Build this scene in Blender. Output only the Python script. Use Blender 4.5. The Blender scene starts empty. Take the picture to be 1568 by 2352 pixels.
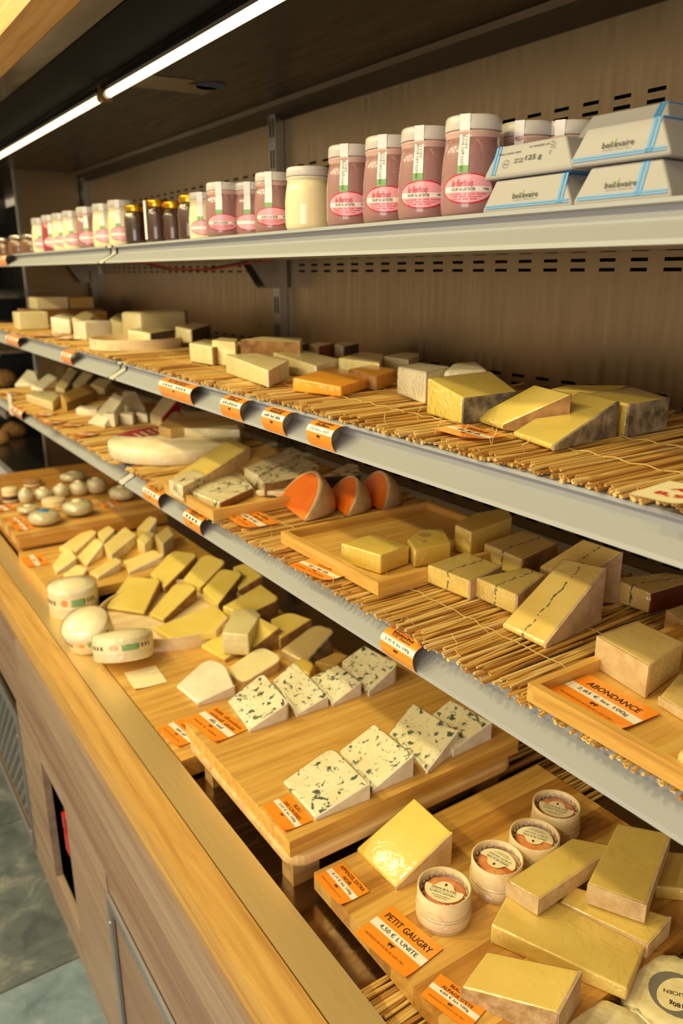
import bpy, bmesh, math, random
from mathutils import Vector, Matrix
random.seed(7)
scene = bpy.context.scene
COL = scene.collection
R = math.radians
ZC = 1.66                      # eye height above the shop floor

# ------------------------------------------------------------------ camera
cam_d = bpy.data.cameras.new('camera')
cam = bpy.data.objects.new('camera', cam_d)
COL.objects.link(cam)
yaw, pitch, roll = R(33.755), R(17.096), R(-.187)
fw = Vector((math.sin(yaw)*math.cos(pitch), math.cos(yaw)*math.cos(pitch), -math.sin(pitch)))
rt = Vector((math.cos(yaw), -math.sin(yaw), 0))
up = rt.cross(fw)
r2 = rt*math.cos(roll) + up*math.sin(roll)
u2 = up*math.cos(roll) - rt*math.sin(roll)
m = Matrix((r2, u2, -fw)).transposed().to_4x4()
m.translation = Vector((0, 0, ZC))
cam.matrix_world = m
cam_d.sensor_fit = 'VERTICAL'
cam_d.sensor_height = 36
cam_d.sensor_width = 24
cam_d.lens = 1794.5/2352*36
cam_d.clip_start = .02
cam_d.dof.use_dof = True
cam_d.dof.focus_distance = .93
cam_d.dof.aperture_fstop = 5.0
scene.camera = cam

# ------------------------------------------------------------------ light
world = bpy.data.worlds.new('world')
scene.world = world
world.use_nodes = True
bg = world.node_tree.nodes['Background']
bg.inputs[0].default_value = (.92, .71, .44, 1)
bg.inputs[1].default_value = .56
scene.view_settings.view_transform = 'Standard'
scene.view_settings.look = 'None'
scene.view_settings.gamma = 1
scene.view_settings.use_curve_mapping = False
scene.view_settings.exposure = 0.0
WARM = (1, .87, .45)
def lamp(name, loc, power, color, size, target=None, kind='POINT', size_y=None):
    d = bpy.data.lights.new(name, kind)
    d.energy = power
    d.color = color
    if kind == 'AREA':
        d.shape = 'RECTANGLE'; d.size = size; d.size_y = size_y or size
    else:
        d.shadow_soft_size = size
    o = bpy.data.objects.new(name, d)
    COL.objects.link(o)
    o.location = loc
    if target:
        o.rotation_euler = (Vector(target)-Vector(loc)).to_track_quat('-Z', 'Y').to_euler()
    return o
# warm ceiling spots of the shop, in a row in front of the case
for y, p in ((.05, 6), (.95, 28), (1.75, 44), (2.55, 50), (3.85, 62)):
    lamp('warm_spot', (-.64, y, ZC+1.42), p, WARM, .05)
for y, p in ((-.2, 30), (.6, 55), (1.5, 75), (2.6, 80)):  # second row, added as warm fill under the shelves
    lamp('warm_spot', (-1.7, y, ZC+1.42), p, WARM, .05)
# daylight from the shop window behind and to the left
lamp('shop_window_daylight', (-2.6, -.9, 1.5), 48, (1.0, .92, .86), 1.8, (.5, 1.2, .9), 'AREA', 1.6)

# ------------------------------------------------------------------ helpers
def srgb(r, g, b):
    f = lambda c: (c/255/12.92) if c/255 <= .04045 else ((c/255+.055)/1.055)**2.4
    return (f(r), f(g), f(b), 1)
M = {}
class NT:
    def __init__(s, name):
        s.m = bpy.data.materials.new(name); s.m.use_nodes = True
        s.t = s.m.node_tree; s.n = s.t.nodes; s.b = s.n['Principled BSDF']
    def new(s, typ, **kw):
        n = s.n.new(typ)
        for k, v in kw.items():
            if k.startswith('i_'):
                n.inputs[k[2:].replace('_', ' ')].default_value = v
            else:
                setattr(n, k, v)
        return n
    def link(s, a, b): s.t.links.new(a, b)
    def coords(s, scale=(1, 1, 1), vary=True):
        tc = s.new('ShaderNodeTexCoord'); mp = s.new('ShaderNodeMapping')
        mp.inputs['Scale'].default_value = scale
        s.link(tc.outputs['Object'], mp.inputs['Vector'])
        if vary:
            oi = s.new('ShaderNodeObjectInfo'); mu = s.new('ShaderNodeMath', operation='MULTIPLY')
            mu.inputs[1].default_value = 37.0
            cb = s.new('ShaderNodeCombineXYZ')
            s.link(oi.outputs['Random'], mu.inputs[0])
            for k in range(3): s.link(mu.outputs[0], cb.inputs[k])
            s.link(cb.outputs[0], mp.inputs['Location'])
        return mp.outputs[0]
    def noise(s, vec, scale, detail=4, rough=.55, dist=0):
        n = s.new('ShaderNodeTexNoise')
        n.inputs['Scale'].default_value = scale; n.inputs['Detail'].default_value = detail
        n.inputs['Roughness'].default_value = rough; n.inputs['Distortion'].default_value = dist
        s.link(vec, n.inputs['Vector'])
        return n.outputs['Fac']
    def ramp(s, fac, stops):
        n = s.new('ShaderNodeValToRGB'); e = n.color_ramp.elements
        while len(e) < len(stops): e.new(.5)
        for k, (p, c) in enumerate(stops): e[k].position = p; e[k].color = c
        s.link(fac, n.inputs[0])
        return n.outputs[0]
    def mix(s, fac, a, b):
        n = s.new('ShaderNodeMixRGB')
        for v, i in ((fac, 0), (a, 1), (b, 2)):
            if hasattr(v, 'links') or hasattr(v, 'is_linked'): s.link(v, n.inputs[i])
            else: n.inputs[i].default_value = v
        return n.outputs[0]
    def bump(s, h, strength=.3, dist=.002):
        n = s.new('ShaderNodeBump'); n.inputs['Strength'].default_value = strength
        n.inputs['Distance'].default_value = dist
        s.link(h, n.inputs['Height']); s.link(n.outputs[0], s.b.inputs['Normal'])
    def set(s, color=None, rough=None, metal=None, coat=None, coat_rough=.05, sss=0, spec=None):
        if color is not None:
            if hasattr(color, 'is_linked'): s.link(color, s.b.inputs['Base Color'])
            else: s.b.inputs['Base Color'].default_value = color
        if rough is not None: s.b.inputs['Roughness'].default_value = rough
        if metal is not None: s.b.inputs['Metallic'].default_value = metal
        if coat: s.b.inputs['Coat Weight'].default_value = coat; s.b.inputs['Coat Roughness'].default_value = coat_rough
        if spec is not None: s.b.inputs['Specular IOR Level'].default_value = spec
        return s
def simple(name, color, rough=.5, metal=0, coat=0, spec=None):
    t = NT(name).set(color, rough, metal, coat, spec=spec); M[name] = t.m; return t
def mottled(name, c1, c2, scale=18, rough=.5, bump=.25, bscale=160, detail=5, lo=.35, hi=.65, coat=0, stretch=(1, 1, 1)):
    t = NT(name); v = t.coords(stretch)
    f = t.noise(v, scale, detail)
    t.set(t.ramp(f, ((lo, c1), (hi, c2))), rough, 0, coat)
    if bump: t.bump(t.noise(v, bscale, 3), bump, .0015)
    M[name] = t.m
    return t
# cheese pastes
mottled('tome', srgb(232, 206, 110), srgb(222, 194, 92), 12, .42, .08, 90)
mottled('morbier', srgb(236, 208, 124), srgb(226, 192, 102), 14, .42, .1, 90)
mottled('abond', srgb(238, 208, 136), srgb(228, 192, 114), 10, .42, .1, 80)
mottled('gruyere', srgb(234, 202, 98), srgb(226, 190, 80), 10, .4, .08, 80)
mottled('beaufort', srgb(238, 208, 116), srgb(226, 192, 98), 9, .4, .08, 80)
mottled('appenz', srgb(236, 210, 98), srgb(228, 198, 82), 9, .34, .05, 60)
mottled('orange', srgb(252, 176, 40), srgb(242, 158, 30), 14, .4, .15, 120)
mottled('mimolette', srgb(242, 124, 26), srgb(230, 106, 16), 14, .35, .12, 120)
mottled('white', srgb(244, 236, 212), srgb(232, 220, 190), 20, .5, .2, 120)
mottled('pale', srgb(238, 224, 172), srgb(228, 210, 152), 14, .48, .12, 100)
mottled('beige', srgb(208, 182, 124), srgb(194, 166, 108), 10, .45, .1, 90)
mottled('tan', srgb(206, 168, 96), srgb(184, 142, 74), 12, .5, .15, 100)
mottled('brie', srgb(242, 220, 146), srgb(232, 204, 120), 14, .45, .1, 100)
# rinds
mottled('greyrind', srgb(92, 82, 68), srgb(176, 160, 132), 55, .85, .8, 140, 8, .36, .68)
mottled('brownrind', srgb(124, 84, 42), srgb(170, 126, 74), 45, .75, .5, 140, 8)
mottled('darkrind', srgb(58, 38, 26), srgb(104, 78, 58), 40, .6, .5, 120, 8)
mottled('redrind', srgb(120, 44, 26), srgb(150, 84, 50), 40, .55, .4, 120, 6)
mottled('pinkrind', srgb(176, 140, 104), srgb(206, 178, 142), 40, .7, .5, 160, 8)
mottled('chestnut', srgb(92, 36, 14), srgb(118, 54, 22), 30, .6, .3, 120, 6)
mottled('tanrind', srgb(198, 162, 110), srgb(216, 186, 140), 60, .7, .5, 200, 8)
mottled('rindspeck', srgb(164, 124, 78), srgb(206, 176, 130), 70, .75, .7, 240, 9)
mottled('whiterind', srgb(238, 228, 208), srgb(222, 208, 184), 50, .7, .4, 160, 6)
simple('redstripe', srgb(208, 40, 26), .4)
mottled('ash', srgb(78, 76, 58), srgb(150, 140, 100), 260, .8, .2, 400)
# blue-veined pastes: pockets of mould with a shape of their own
def blue(name, scale, lo, veincol, base1, base2, fine):
    t = NT(name); v = t.coords()
    base = t.ramp(t.noise(v, 25, 5), ((.35, base1), (.65, base2)))
    warp = t.new('ShaderNodeVectorMath', operation='ADD')
    nz = t.new('ShaderNodeTexNoise'); nz.inputs['Scale'].default_value = 60
    t.link(v, nz.inputs['Vector'])
    sc = t.new('ShaderNodeVectorMath', operation='SCALE'); sc.inputs['Scale'].default_value = .022
    t.link(nz.outputs['Color'], sc.inputs[0]); t.link(v, warp.inputs[0]); t.link(sc.outputs[0], warp.inputs[1])
    a = t.noise(warp.outputs[0], scale, 2, .5)
    b = t.noise(warp.outputs[0], fine, 2, .5)
    ma = t.ramp(a, ((lo, (0, 0, 0, 1)), (lo+.045, (1, 1, 1, 1))))
    mb = t.ramp(b, ((lo+.045, (0, 0, 0, 1)), (lo+.09, (.8, .8, .8, 1))))
    c1 = t.mix(ma, base, veincol)
    c2 = t.mix(mb, c1, veincol)
    t.set(c2, .5)
    t.bump(t.noise(v, 130, 4), .25, .0015)
    M[name] = t.m
blue('blue', 72, .596, srgb(78, 92, 84), srgb(246, 236, 200), srgb(238, 224, 180), 190)
blue('blue2', 90, .592, srgb(66, 80, 64), srgb(246, 238, 206), srgb(236, 224, 186), 220)
t = NT('marble'); v = t.coords()
base = t.ramp(t.noise(v, 22, 5), ((.35, srgb(244, 232, 196)), (.65, srgb(230, 212, 164))))
n1 = t.noise(v, 20, 3, .5, 1.2)
vein = t.ramp(n1, ((.470, (0, 0, 0, 1)), (.492, (1, 1, 1, 1)), (.508, (1, 1, 1, 1)), (.530, (0, 0, 0, 1))))
msk = t.ramp(t.noise(v, 13, 2), ((.38, (0, 0, 0, 1)), (.46, (1, 1, 1, 1))))
mm = t.mix(msk, (0, 0, 0, 1), vein)
t.set(t.mix(mm, base, srgb(84, 82, 66)), .5); t.bump(t.noise(v, 120, 4), .25, .0015); M['marble'] = t.m
# cling film: clear, thin, crinkled
t = NT('film'); t.n.remove(t.b); out = t.n['Material Output']
v = t.coords((1, 1, 1))
nzz = t.noise(v, 38, 2, .6, 2.8)
bp = t.new('ShaderNodeBump'); bp.inputs['Strength'].default_value = 1.0; bp.inputs['Distance'].default_value = .006
geo = t.new('ShaderNodeNewGeometry'); sx = t.new('ShaderNodeSeparateXYZ'); t.link(geo.outputs['True Normal'], sx.inputs[0])
taut = t.ramp(sx.outputs[2], ((.45, (1, 1, 1, 1)), (.72, (.1, .1, .1, 1))))     # film lies taut on top, gathers on the sides
mh = t.new('ShaderNodeMath', operation='MULTIPLY'); t.link(nzz, mh.inputs[0]); t.link(taut, mh.inputs[1])
t.link(mh.outputs[0], bp.inputs['Height'])
tr = t.new('ShaderNodeBsdfTransparent'); tr.inputs[0].default_value = (.985, .985, .98, 1)
gl = t.new('ShaderNodeBsdfGlossy'); gl.inputs['Roughness'].default_value = .13; gl.inputs[0].default_value = (1, 1, 1, 1)
t.link(bp.outputs[0], gl.inputs['Normal'])
lw = t.new('ShaderNodeLayerWeight'); lw.inputs[0].default_value = .5; t.link(bp.outputs[0], lw.inputs['Normal'])
pw = t.new('ShaderNodeMath', operation='POWER'); pw.inputs[1].default_value = 4.0; t.link(lw.outputs['Facing'], pw.inputs[0])
fr = t.new('ShaderNodeMath', operation='MULTIPLY_ADD'); fr.inputs[1].default_value = .5; fr.inputs[2].default_value = .075; t.link(pw.outputs[0], fr.inputs[0])
mx = t.new('ShaderNodeMixShader'); t.link(fr.outputs[0], mx.inputs[0]); t.link(tr.outputs[0], mx.inputs[1]); t.link(gl.outputs[0], mx.inputs[2])
t.link(mx.outputs[0], out.inputs[0]); M['film'] = t.m
# woods
def wood(name, c1, c2, c3, along='x', scale=1, rough=.5, coat=0, strip=.02):
    t = NT(name)
    s = (2.2, 46, 46) if along == 'x' else (46, 2.2, 46)
    v = t.coords(tuple(k*scale for k in s))
    f = t.noise(v, 1.6, 6, .62, .4)
    g = t.noise(v, 7, 3, .5)
    c = t.ramp(f, ((.3, c1), (.5, c2), (.7, c3)))
    c = t.mix(t.ramp(g, ((.42, (.0, 0, 0, 1)), (.75, (.28, .28, .28, 1)))), c, c1)
    t.set(c, rough, 0, coat); t.bump(g, .12, .0008); M[name] = t.m
    return t
wood('bamboo', srgb(186, 134, 60), srgb(216, 166, 82), srgb(230, 188, 102), 'x', 1, .42, .25)
wood('bamboo_dark', srgb(150, 96, 38), srgb(186, 130, 56), srgb(206, 152, 74), 'x', 1, .42, .25)
wood('bamboo_y', srgb(186, 134, 60), srgb(216, 166, 82), srgb(230, 188, 102), 'y', 1, .42, .25)
wood('plank', srgb(188, 140, 84), srgb(216, 176, 118), srgb(228, 192, 138), 'x', .7, .5)
wood('oak_y', srgb(178, 130, 62), srgb(202, 156, 82), srgb(216, 172, 98), 'y', .9, .5)
wood('laminate', srgb(126, 100, 84), srgb(150, 122, 102), srgb(162, 136, 116), 'y', .5, .5)
wood('laminate_light', srgb(140, 116, 98), srgb(162, 136, 116), srgb(174, 150, 130), 'y', .5, .5)
wood('poplar', srgb(212, 178, 128), srgb(232, 206, 162), srgb(238, 216, 178), 'x', .6, .55)
wood('crate_wood', srgb(110, 70, 34), srgb(140, 94, 50), srgb(160, 112, 64), 'x', .6, .6)
# metals and shop-fitting finishes
def brushed(name, color, rough, stretch, amt=.08, metal=1):
    t = NT(name); v = t.coords(stretch, False)
    n = t.noise(v, 6, 5)
    rr = t.ramp(n, ((.3, (rough-amt,)*3+(1,)), (.7, (rough+amt,)*3+(1,))))
    t.set(color, rough, metal); t.link(rr, t.b.inputs['Roughness'])
    t.bump(n, .05, .0006); M[name] = t.m
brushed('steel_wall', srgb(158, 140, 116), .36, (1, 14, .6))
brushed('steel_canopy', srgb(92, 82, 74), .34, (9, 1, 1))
brushed('steel_sill', srgb(244, 218, 156), .42, (120, 1.0, 1), .03, .85)  # warm reflections are partly put into this golden base colour
brushed('steel_post', srgb(150, 148, 146), .3, (20, 20, 1))
brushed('steel_pan', srgb(150, 128, 96), .24, (2, 20, 1))
brushed('steel_polished', srgb(170, 150, 130), .16, (4, 1, 1), .04)
simple('rail', srgb(160, 161, 164), .55, 0, 0, .3)
simple('shelf_white', srgb(198, 194, 186), .45)
simple('black', srgb(12, 9, 7), .8, spec=.1)
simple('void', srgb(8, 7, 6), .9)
simple('rubber', srgb(28, 27, 28), .6)
simple('alu', srgb(176, 178, 186), .35, .8)
simple('redplastic', srgb(206, 26, 20), .35, 0, .3)
simple('redwire', srgb(150, 24, 16), .5)
simple('brass', srgb(196, 160, 90), .3, 1)
# paper, print, plastics
simple('card_orange', srgb(253, 148, 34), .32, 0, .7)
simple('card_white', srgb(246, 238, 222), .4, 0, .5)
simple('card_cream', srgb(246, 232, 188), .5)
simple('card_back', srgb(222, 214, 206), .6)
simple('notice_paper', srgb(128, 108, 86), .7)
simple('ink', srgb(36, 24, 18), .6)
simple('ink_brown', srgb(104, 48, 16), .6)
simple('ink_red', srgb(206, 20, 14), .5)
simple('ink_pink', srgb(198, 40, 70), .5)
simple('ink_grey', srgb(120, 116, 104), .6)
simple('lid_white', srgb(208, 200, 194), .35, 0, .2)
simple('label_pink', srgb(240, 164, 178), .4, 0, .4)
simple('label_white', srgb(244, 232, 228), .4, 0, .4)
simple('label_red', srgb(196, 24, 48), .4, 0, .4)
simple('label_green', srgb(126, 178, 110), .45)
simple('strip_white', srgb(238, 234, 236), .45)
simple('foilpaper', srgb(164, 160, 158), .6, 0, 0, .3)
simple('blue_band', srgb(44, 138, 204), .45)
simple('sticker_blue', srgb(46, 62, 92), .5)
simple('leaf_green', srgb(130, 180, 50), .5)
simple('gold', srgb(214, 158, 40), .25, .9)
simple('silver', srgb(196, 188, 176), .25, .9)
def glassy(name, c1, c2):
    t = NT(name); v = t.coords((1, 1, .5))
    t.set(t.ramp(t.noise(v, 20, 3), ((.4, c1), (.65, c2))), .35, 0, 1, .03); M[name] = t.m
glassy('yog_pink', srgb(158, 114, 112), srgb(150, 106, 106))
glassy('yog_white', srgb(240, 224, 184), srgb(234, 216, 172))
glassy('yog_rasp', srgb(160, 44, 60), srgb(140, 34, 50))
glassy('jam_dark', srgb(44, 18, 8), srgb(66, 30, 14))
glassy('jam_brown', srgb(96, 56, 24), srgb(124, 78, 36))
glassy('neck_pink', srgb(206, 166, 156), srgb(196, 154, 146))
glassy('neck_white', srgb(222, 210, 182), srgb(216, 202, 170))
mottled('gaugry_rind', srgb(214, 112, 50), srgb(240, 172, 110), 40, .4, .5, 90, 5, .35, .7, .5)
mottled('bloomy', srgb(238, 224, 180), srgb(228, 208, 150), 55, .75, .9, 70, 5)
mottled('wraptint', srgb(214, 206, 172), srgb(196, 182, 140), 40, .35, .7, 50, 4, .35, .65, .8)
mottled('wheel_rind', srgb(244, 234, 204), srgb(236, 218, 176), 20, .65, .3, 90)
mottled('straw', srgb(202, 154, 74), srgb(226, 184, 100), 30, .55, .3, 200, 4, .3, .7, 0, (.4, 6, 6))
mottled('straw_b', srgb(156, 104, 44), srgb(190, 138, 66), 30, .55, .3, 200, 4, .3, .7, 0, (.4, 6, 6))
mottled('straw_c', srgb(220, 182, 104), srgb(238, 208, 138), 30, .55, .3, 200, 4, .3, .7, 0, (.4, 6, 6))
simple('twine', srgb(206, 172, 108), .8)
t = NT('slate'); v = t.coords((1, 1, 1))
f = t.noise(v, 9, 8, .68, .6)
t.set(t.ramp(f, ((.34, srgb(66, 74, 80)), (.52, srgb(92, 100, 104)), (.68, srgb(134, 136, 134)), (.8, srgb(170, 166, 158)))), .5)
t.bump(f, .3, .003); M['slate'] = t.m
t = NT('slate_blue'); v = t.coords((1, 1, 1))
f = t.noise(v, 9, 8, .68, .6)
t.set(t.ramp(f, ((.34, srgb(94, 112, 126)), (.55, srgb(122, 142, 156)), (.75, srgb(158, 174, 184)))), .45)
t.bump(f, .25, .003); M['slate_blue'] = t.m
simple('grout', srgb(150, 144, 132), .8)
t = NT('led'); t.b.inputs['Emission Color'].default_value = (1, .80, .48, 1); t.b.inputs['Emission Strength'].default_value = 2.6; M['led'] = t.m
t = NT('shop_glow'); t.set(srgb(190, 170, 110), .6); t.b.inputs['Emission Color'].default_value = (.75, .60, .25, 1); t.b.inputs['Emission Strength'].default_value = .45; M['shop_glow'] = t.m

def link(o, parent=None):
    COL.objects.link(o)
    if parent: o.parent = parent
    return o
def tag(o, label=None, cat=None, group=None, kind=None):
    if label: o['label'] = label
    if cat: o['category'] = cat
    if group: o['group'] = group
    if kind: o['kind'] = kind
    return o
def empty(name, loc, rz=0, label=None, cat=None, group=None):
    o = bpy.data.objects.new(name, None); o.empty_display_size = .02
    o.location = loc; o.rotation_euler = (0, 0, rz)
    link(o); return tag(o, label, cat, group)
def mesh_obj(name, bm, mat, parent=None, loc=None, smooth=False, mats=None):
    me = bpy.data.meshes.new(name); bmesh.ops.recalc_face_normals(bm, faces=bm.faces) if True else None
    bm.to_mesh(me); bm.free()
    for k in (mats or [mat]): me.materials.append(M[k])
    if smooth:
        for p in me.polygons: p.use_smooth = True
    o = bpy.data.objects.new(name, me)
    if loc is not None: o.location = loc
    return link(o, parent)
def box(bm, x0, x1, y0, y1, z0, z1, mi=0):
    v = [bm.verts.new((x, y, z)) for x in (x0, x1) for y in (y0, y1) for z in (z0, z1)]
    for f in ((0, 1, 3, 2), (4, 6, 7, 5), (0, 4, 5, 1), (2, 3, 7, 6), (0, 2, 6, 4), (1, 5, 7, 3)):
        bm.faces.new([v[i] for i in f]).material_index = mi
    return v
def bevel(bm, w, seg=2, ang=30):
    ed = [e for e in bm.edges if len(e.link_faces) == 2 and e.calc_face_angle(0) > R(ang)]
    bmesh.ops.bevel(bm, geom=ed, offset=w, segments=seg, profile=.5, affect='EDGES', clamp_overlap=True)
def boxo(name, x0, x1, y0, y1, z0, z1, mat, parent=None, bev=0, origin=None):
    o = Vector(origin) if origin is not None else Vector(((x0+x1)/2, (y0+y1)/2, z0))
    if parent and origin is None: o = Vector((0, 0, 0))
    bm = bmesh.new(); box(bm, x0-o.x, x1-o.x, y0-o.y, y1-o.y, z0-o.z, z1-o.z)
    if bev: bevel(bm, bev)
    return mesh_obj(name, bm, mat, parent, None if (parent and origin is None) else o)
def prism_y(bm, prof, y0, y1, closed=True):
    a = [bm.verts.new((x, y0, z)) for x, z in prof]; b = [bm.verts.new((x, y1, z)) for x, z in prof]
    n = len(prof)
    for i in range(n if closed else n-1):
        j = (i+1) % n; bm.faces.new((a[i], a[j], b[j], b[i]))
    if closed: bm.faces.new(a[::-1]); bm.faces.new(b)
def lathe(bm, prof, seg=32, cap=True, mi=0, mat_at=None):
    rings = []
    for r, z in prof:
        rings.append([bm.verts.new((r*math.cos(2*math.pi*k/seg), r*math.sin(2*math.pi*k/seg), z)) for k in range(seg)])
    for i in range(len(rings)-1):
        for k in range(seg):
            f = bm.faces.new((rings[i][k], rings[i][(k+1) % seg], rings[i+1][(k+1) % seg], rings[i+1][k]))
            f.material_index = mat_at(i) if mat_at else mi
    if cap:
        bm.faces.new(rings[0][::-1]); bm.faces.new(rings[-1])
def tube(bm, pts, r, seg=6):
    rings = []
    for i, p in enumerate(pts):
        p = Vector(p); d = (Vector(pts[min(i+1, len(pts)-1)])-Vector(pts[max(i-1, 0)])).normalized()
        a = d.orthogonal().normalized() if i == 0 else (pa - d*pa.dot(d)).normalized()
        pa = a; b = d.cross(a)
        rings.append([bm.verts.new(p+(a*math.cos(2*math.pi*k/seg)+b*math.sin(2*math.pi*k/seg))*r) for k in range(seg)])
    for i in range(len(rings)-1):
        for k in range(seg):
            bm.faces.new((rings[i][k], rings[i][(k+1) % seg], rings[i+1][(k+1) % seg], rings[i+1][k]))
    bm.faces.new(rings[0][::-1]); bm.faces.new(rings[-1])
def text_mesh(body, w=None, h=None, bold=0, shear=0):
    """flat lettering as a mesh, centred on the origin, fitted to width w or cap height h"""
    cu = bpy.data.curves.new('lettering', 'FONT'); cu.body = body; cu.size = 1; cu.resolution_u = 2
    cu.offset = bold; cu.shear = shear
    ob = bpy.data.objects.new('lettering', cu)
    me = bpy.data.meshes.new_from_object(ob)
    bpy.data.objects.remove(ob); bpy.data.curves.remove(cu)
    xs = [q.co.x for q in me.vertices]; ys = [q.co.y for q in me.vertices]
    if not xs: return me
    cx, cy = (min(xs)+max(xs))/2, (min(ys)+max(ys))/2
    W, H = max(xs)-min(xs), max(ys)-min(ys)
    sx = sy = 1
    if w and h: sx, sy = w/W, h/H
    elif w: sx = sy = w/W
    else: sx = sy = h/H
    for q in me.vertices: q.co = Vector(((q.co.x-cx)*sx, (q.co.y-cy)*sy, 0))
    me.materials.clear()
    return me
def scribble(body, w, h):
    """print too small to read: short bars where the words stand"""
    me = bpy.data.meshes.new('lettering'); bm = bmesh.new()
    n = len(body); cw = w/n
    for i, ch in enumerate(body):
        if ch == ' ': continue
        x = -w/2+i*cw; hh = h*random.uniform(.55, 1)
        v = [bm.verts.new(p) for p in ((x+.1*cw, -h/2, 0), (x+.62*cw, -h/2, 0), (x+.72*cw, -h/2+hh, 0), (x+.2*cw, -h/2+hh, 0))]
        bm.faces.new(v)
    bm.to_mesh(me); bm.free()
    return me
def lettering(body, mat, parent, loc, w=None, h=None, bold=0, rot=None, shear=0, name='lettering'):
    me = scribble(body, w, h) if '~' in body else text_mesh(body, w, h, bold, shear)
    me.materials.append(M[mat])
    o = bpy.data.objects.new(name, me); o.location = loc
    if rot: o.rotation_euler = rot
    return link(o, parent)
def cow(parent, loc, s):
    """small black cow silhouette printed on the cards"""
    pts = [(-1, .25), (-.9, .5), (-.5, .55), (.3, .5), (.55, .62), (.75, .5), (1, .3), (.95, .1), (.7, .12), (.55, .2), (.5, -.6), (.35, -.6), (.3, -.05), (-.4, -.05), (-.5, -.6), (-.65, -.6), (-.72, 0), (-.85, .1), (-.95, -.25), (-1.02, -.2)]
    bm = bmesh.new(); bm.faces.new([bm.verts.new((x*s, y*s, 0)) for x, y in pts])
    return mesh_obj('cow_mark', bm, 'ink', parent, loc)
def plate(name, pts, z0, z1, mat, parent, loc=None):
    """flat polygon with thickness"""
    bm = bmesh.new()
    a = [bm.verts.new((x, y, z0)) for x, y in pts]; b = [bm.verts.new((x, y, z1)) for x, y in pts]
    bm.faces.new(a[::-1]); bm.faces.new(b)
    for i in range(len(pts)):
        j = (i+1) % len(pts); bm.faces.new((a[i], a[j], b[j], b[i]))
    return mesh_obj(name, bm, mat, parent, loc)

# ------------------------------------------------------------------ the setting
def S(z): return z+ZC
XB = 1.03                      # stainless back wall
YE = 3.385                     # far end panel
# floor of slate tiles
fl = boxo('floor', -1.6, .36, -.6, 4.6, -.03, -.004, 'grout'); tag(fl, kind='structure')
P_ = .634
for i in range(3):
    for j in range(8):
        x1 = .30-i*P_+.002 if i else .36; x0 = .30-.634*(i+1)+.008+.634*.5 if False else (.30-P_*(i+1)+.01)
        if i == 0: x0 = -.16
        else: x0, x1 = -.16-P_*i+.003, -.16-P_*(i-1)-.003
        y0 = 1.671+P_*(j-3)
        tl = boxo('tile', x0, x1, y0+.003, y0+P_-.003, -.004, 0, 'slate_blue' if (j == 2 and i == 0) else 'slate', None)
        tl.parent = fl; tl.matrix_parent_inverse = Matrix.Translation(-fl.location)
# back wall: sheet with rows of real slots, near-black sheet standing in for the shade behind
bm = bmesh.new()
pitch = .0562; sl = .029; sh = .0052
ys = [-.3]; cols = []
k0 = .93*1.03-.0
yy = -.2
while yy < YE-.06:
    if abs(yy-1.80) > .045: cols.append(yy); ys += [yy-sl/2, yy+sl/2]
    yy += pitch
ys.append(YE)
rows = []
for zt in (.239, .030, -.176, -.40):
    for q in range(3): rows.append(zt-q*.0142)
zs = [-.85]
for z in sorted(rows): zs += [z-sh/2, z+sh/2]
zs.append(.395)
gv = [[bm.verts.new((XB, y, S(z))) for z in zs] for y in ys]
for a in range(len(ys)-1):
    for b in range(len(zs)-1):
        if a % 2 == 1 and b % 2 == 1: continue
        bm.faces.new((gv[a][b], gv[a][b+1], gv[a+1][b+1], gv[a+1][b]))
wall = mesh_obj('wall_back', bm, 'steel_wall'); tag(wall, kind='structure')
boxo('dark_backing', XB+.03, XB+.05, -.3, YE, S(-.85), S(.395), 'void', wall, origin=(0, 0, 0))
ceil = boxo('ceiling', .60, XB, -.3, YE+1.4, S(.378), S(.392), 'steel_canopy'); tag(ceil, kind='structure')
o = boxo('canopy_housing', .478, .601, -.3, YE+1.4, S(.386), S(.41), 'black'); tag(o, 'black housing strip under the canopy in front of the light tubes', 'canopy')
o = boxo('trim_1', .425, .478, -.3, YE+1.4, S(.388), S(.41), 'steel_polished', bev=.002); tag(o, kind='structure')
o = boxo('trim_2', .362, .425, -.3, YE+1.4, S(.390), S(.62), 'oak_y', bev=.002); tag(o, kind='structure')
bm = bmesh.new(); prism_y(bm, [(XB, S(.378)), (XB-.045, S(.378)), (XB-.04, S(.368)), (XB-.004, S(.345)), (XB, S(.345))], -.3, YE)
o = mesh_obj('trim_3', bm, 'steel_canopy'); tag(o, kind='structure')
# printed notices stuck under the canopy
e = empty('notice', (.72, 1.73, S(.3765)), 0, 'white printed notice stuck to the dark canopy ceiling', 'notice')
plate('sheet', [(-.085, -.06), (.03, -.07), (.03, .045), (-.085, .06)], 0, .001, 'notice_paper', e)
plate('strip', [(.032, -.03), (.10, -.035), (.10, .045), (.032, .045)], 0, .001, 'notice_paper', e)
e = empty('sticker', (.80, 1.69, S(.3765)), 0, 'round blue sticker on the dark canopy ceiling', 'sticker')
plate('disc', [(.03*math.cos(a*.2618), .038*math.sin(a*.2618)) for a in range(24)], 0, .001, 'sticker_blue', e)
lettering('~ ~', 'ink_grey', e, (0, 0, -.0005), w=.03, h=.018)
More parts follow.
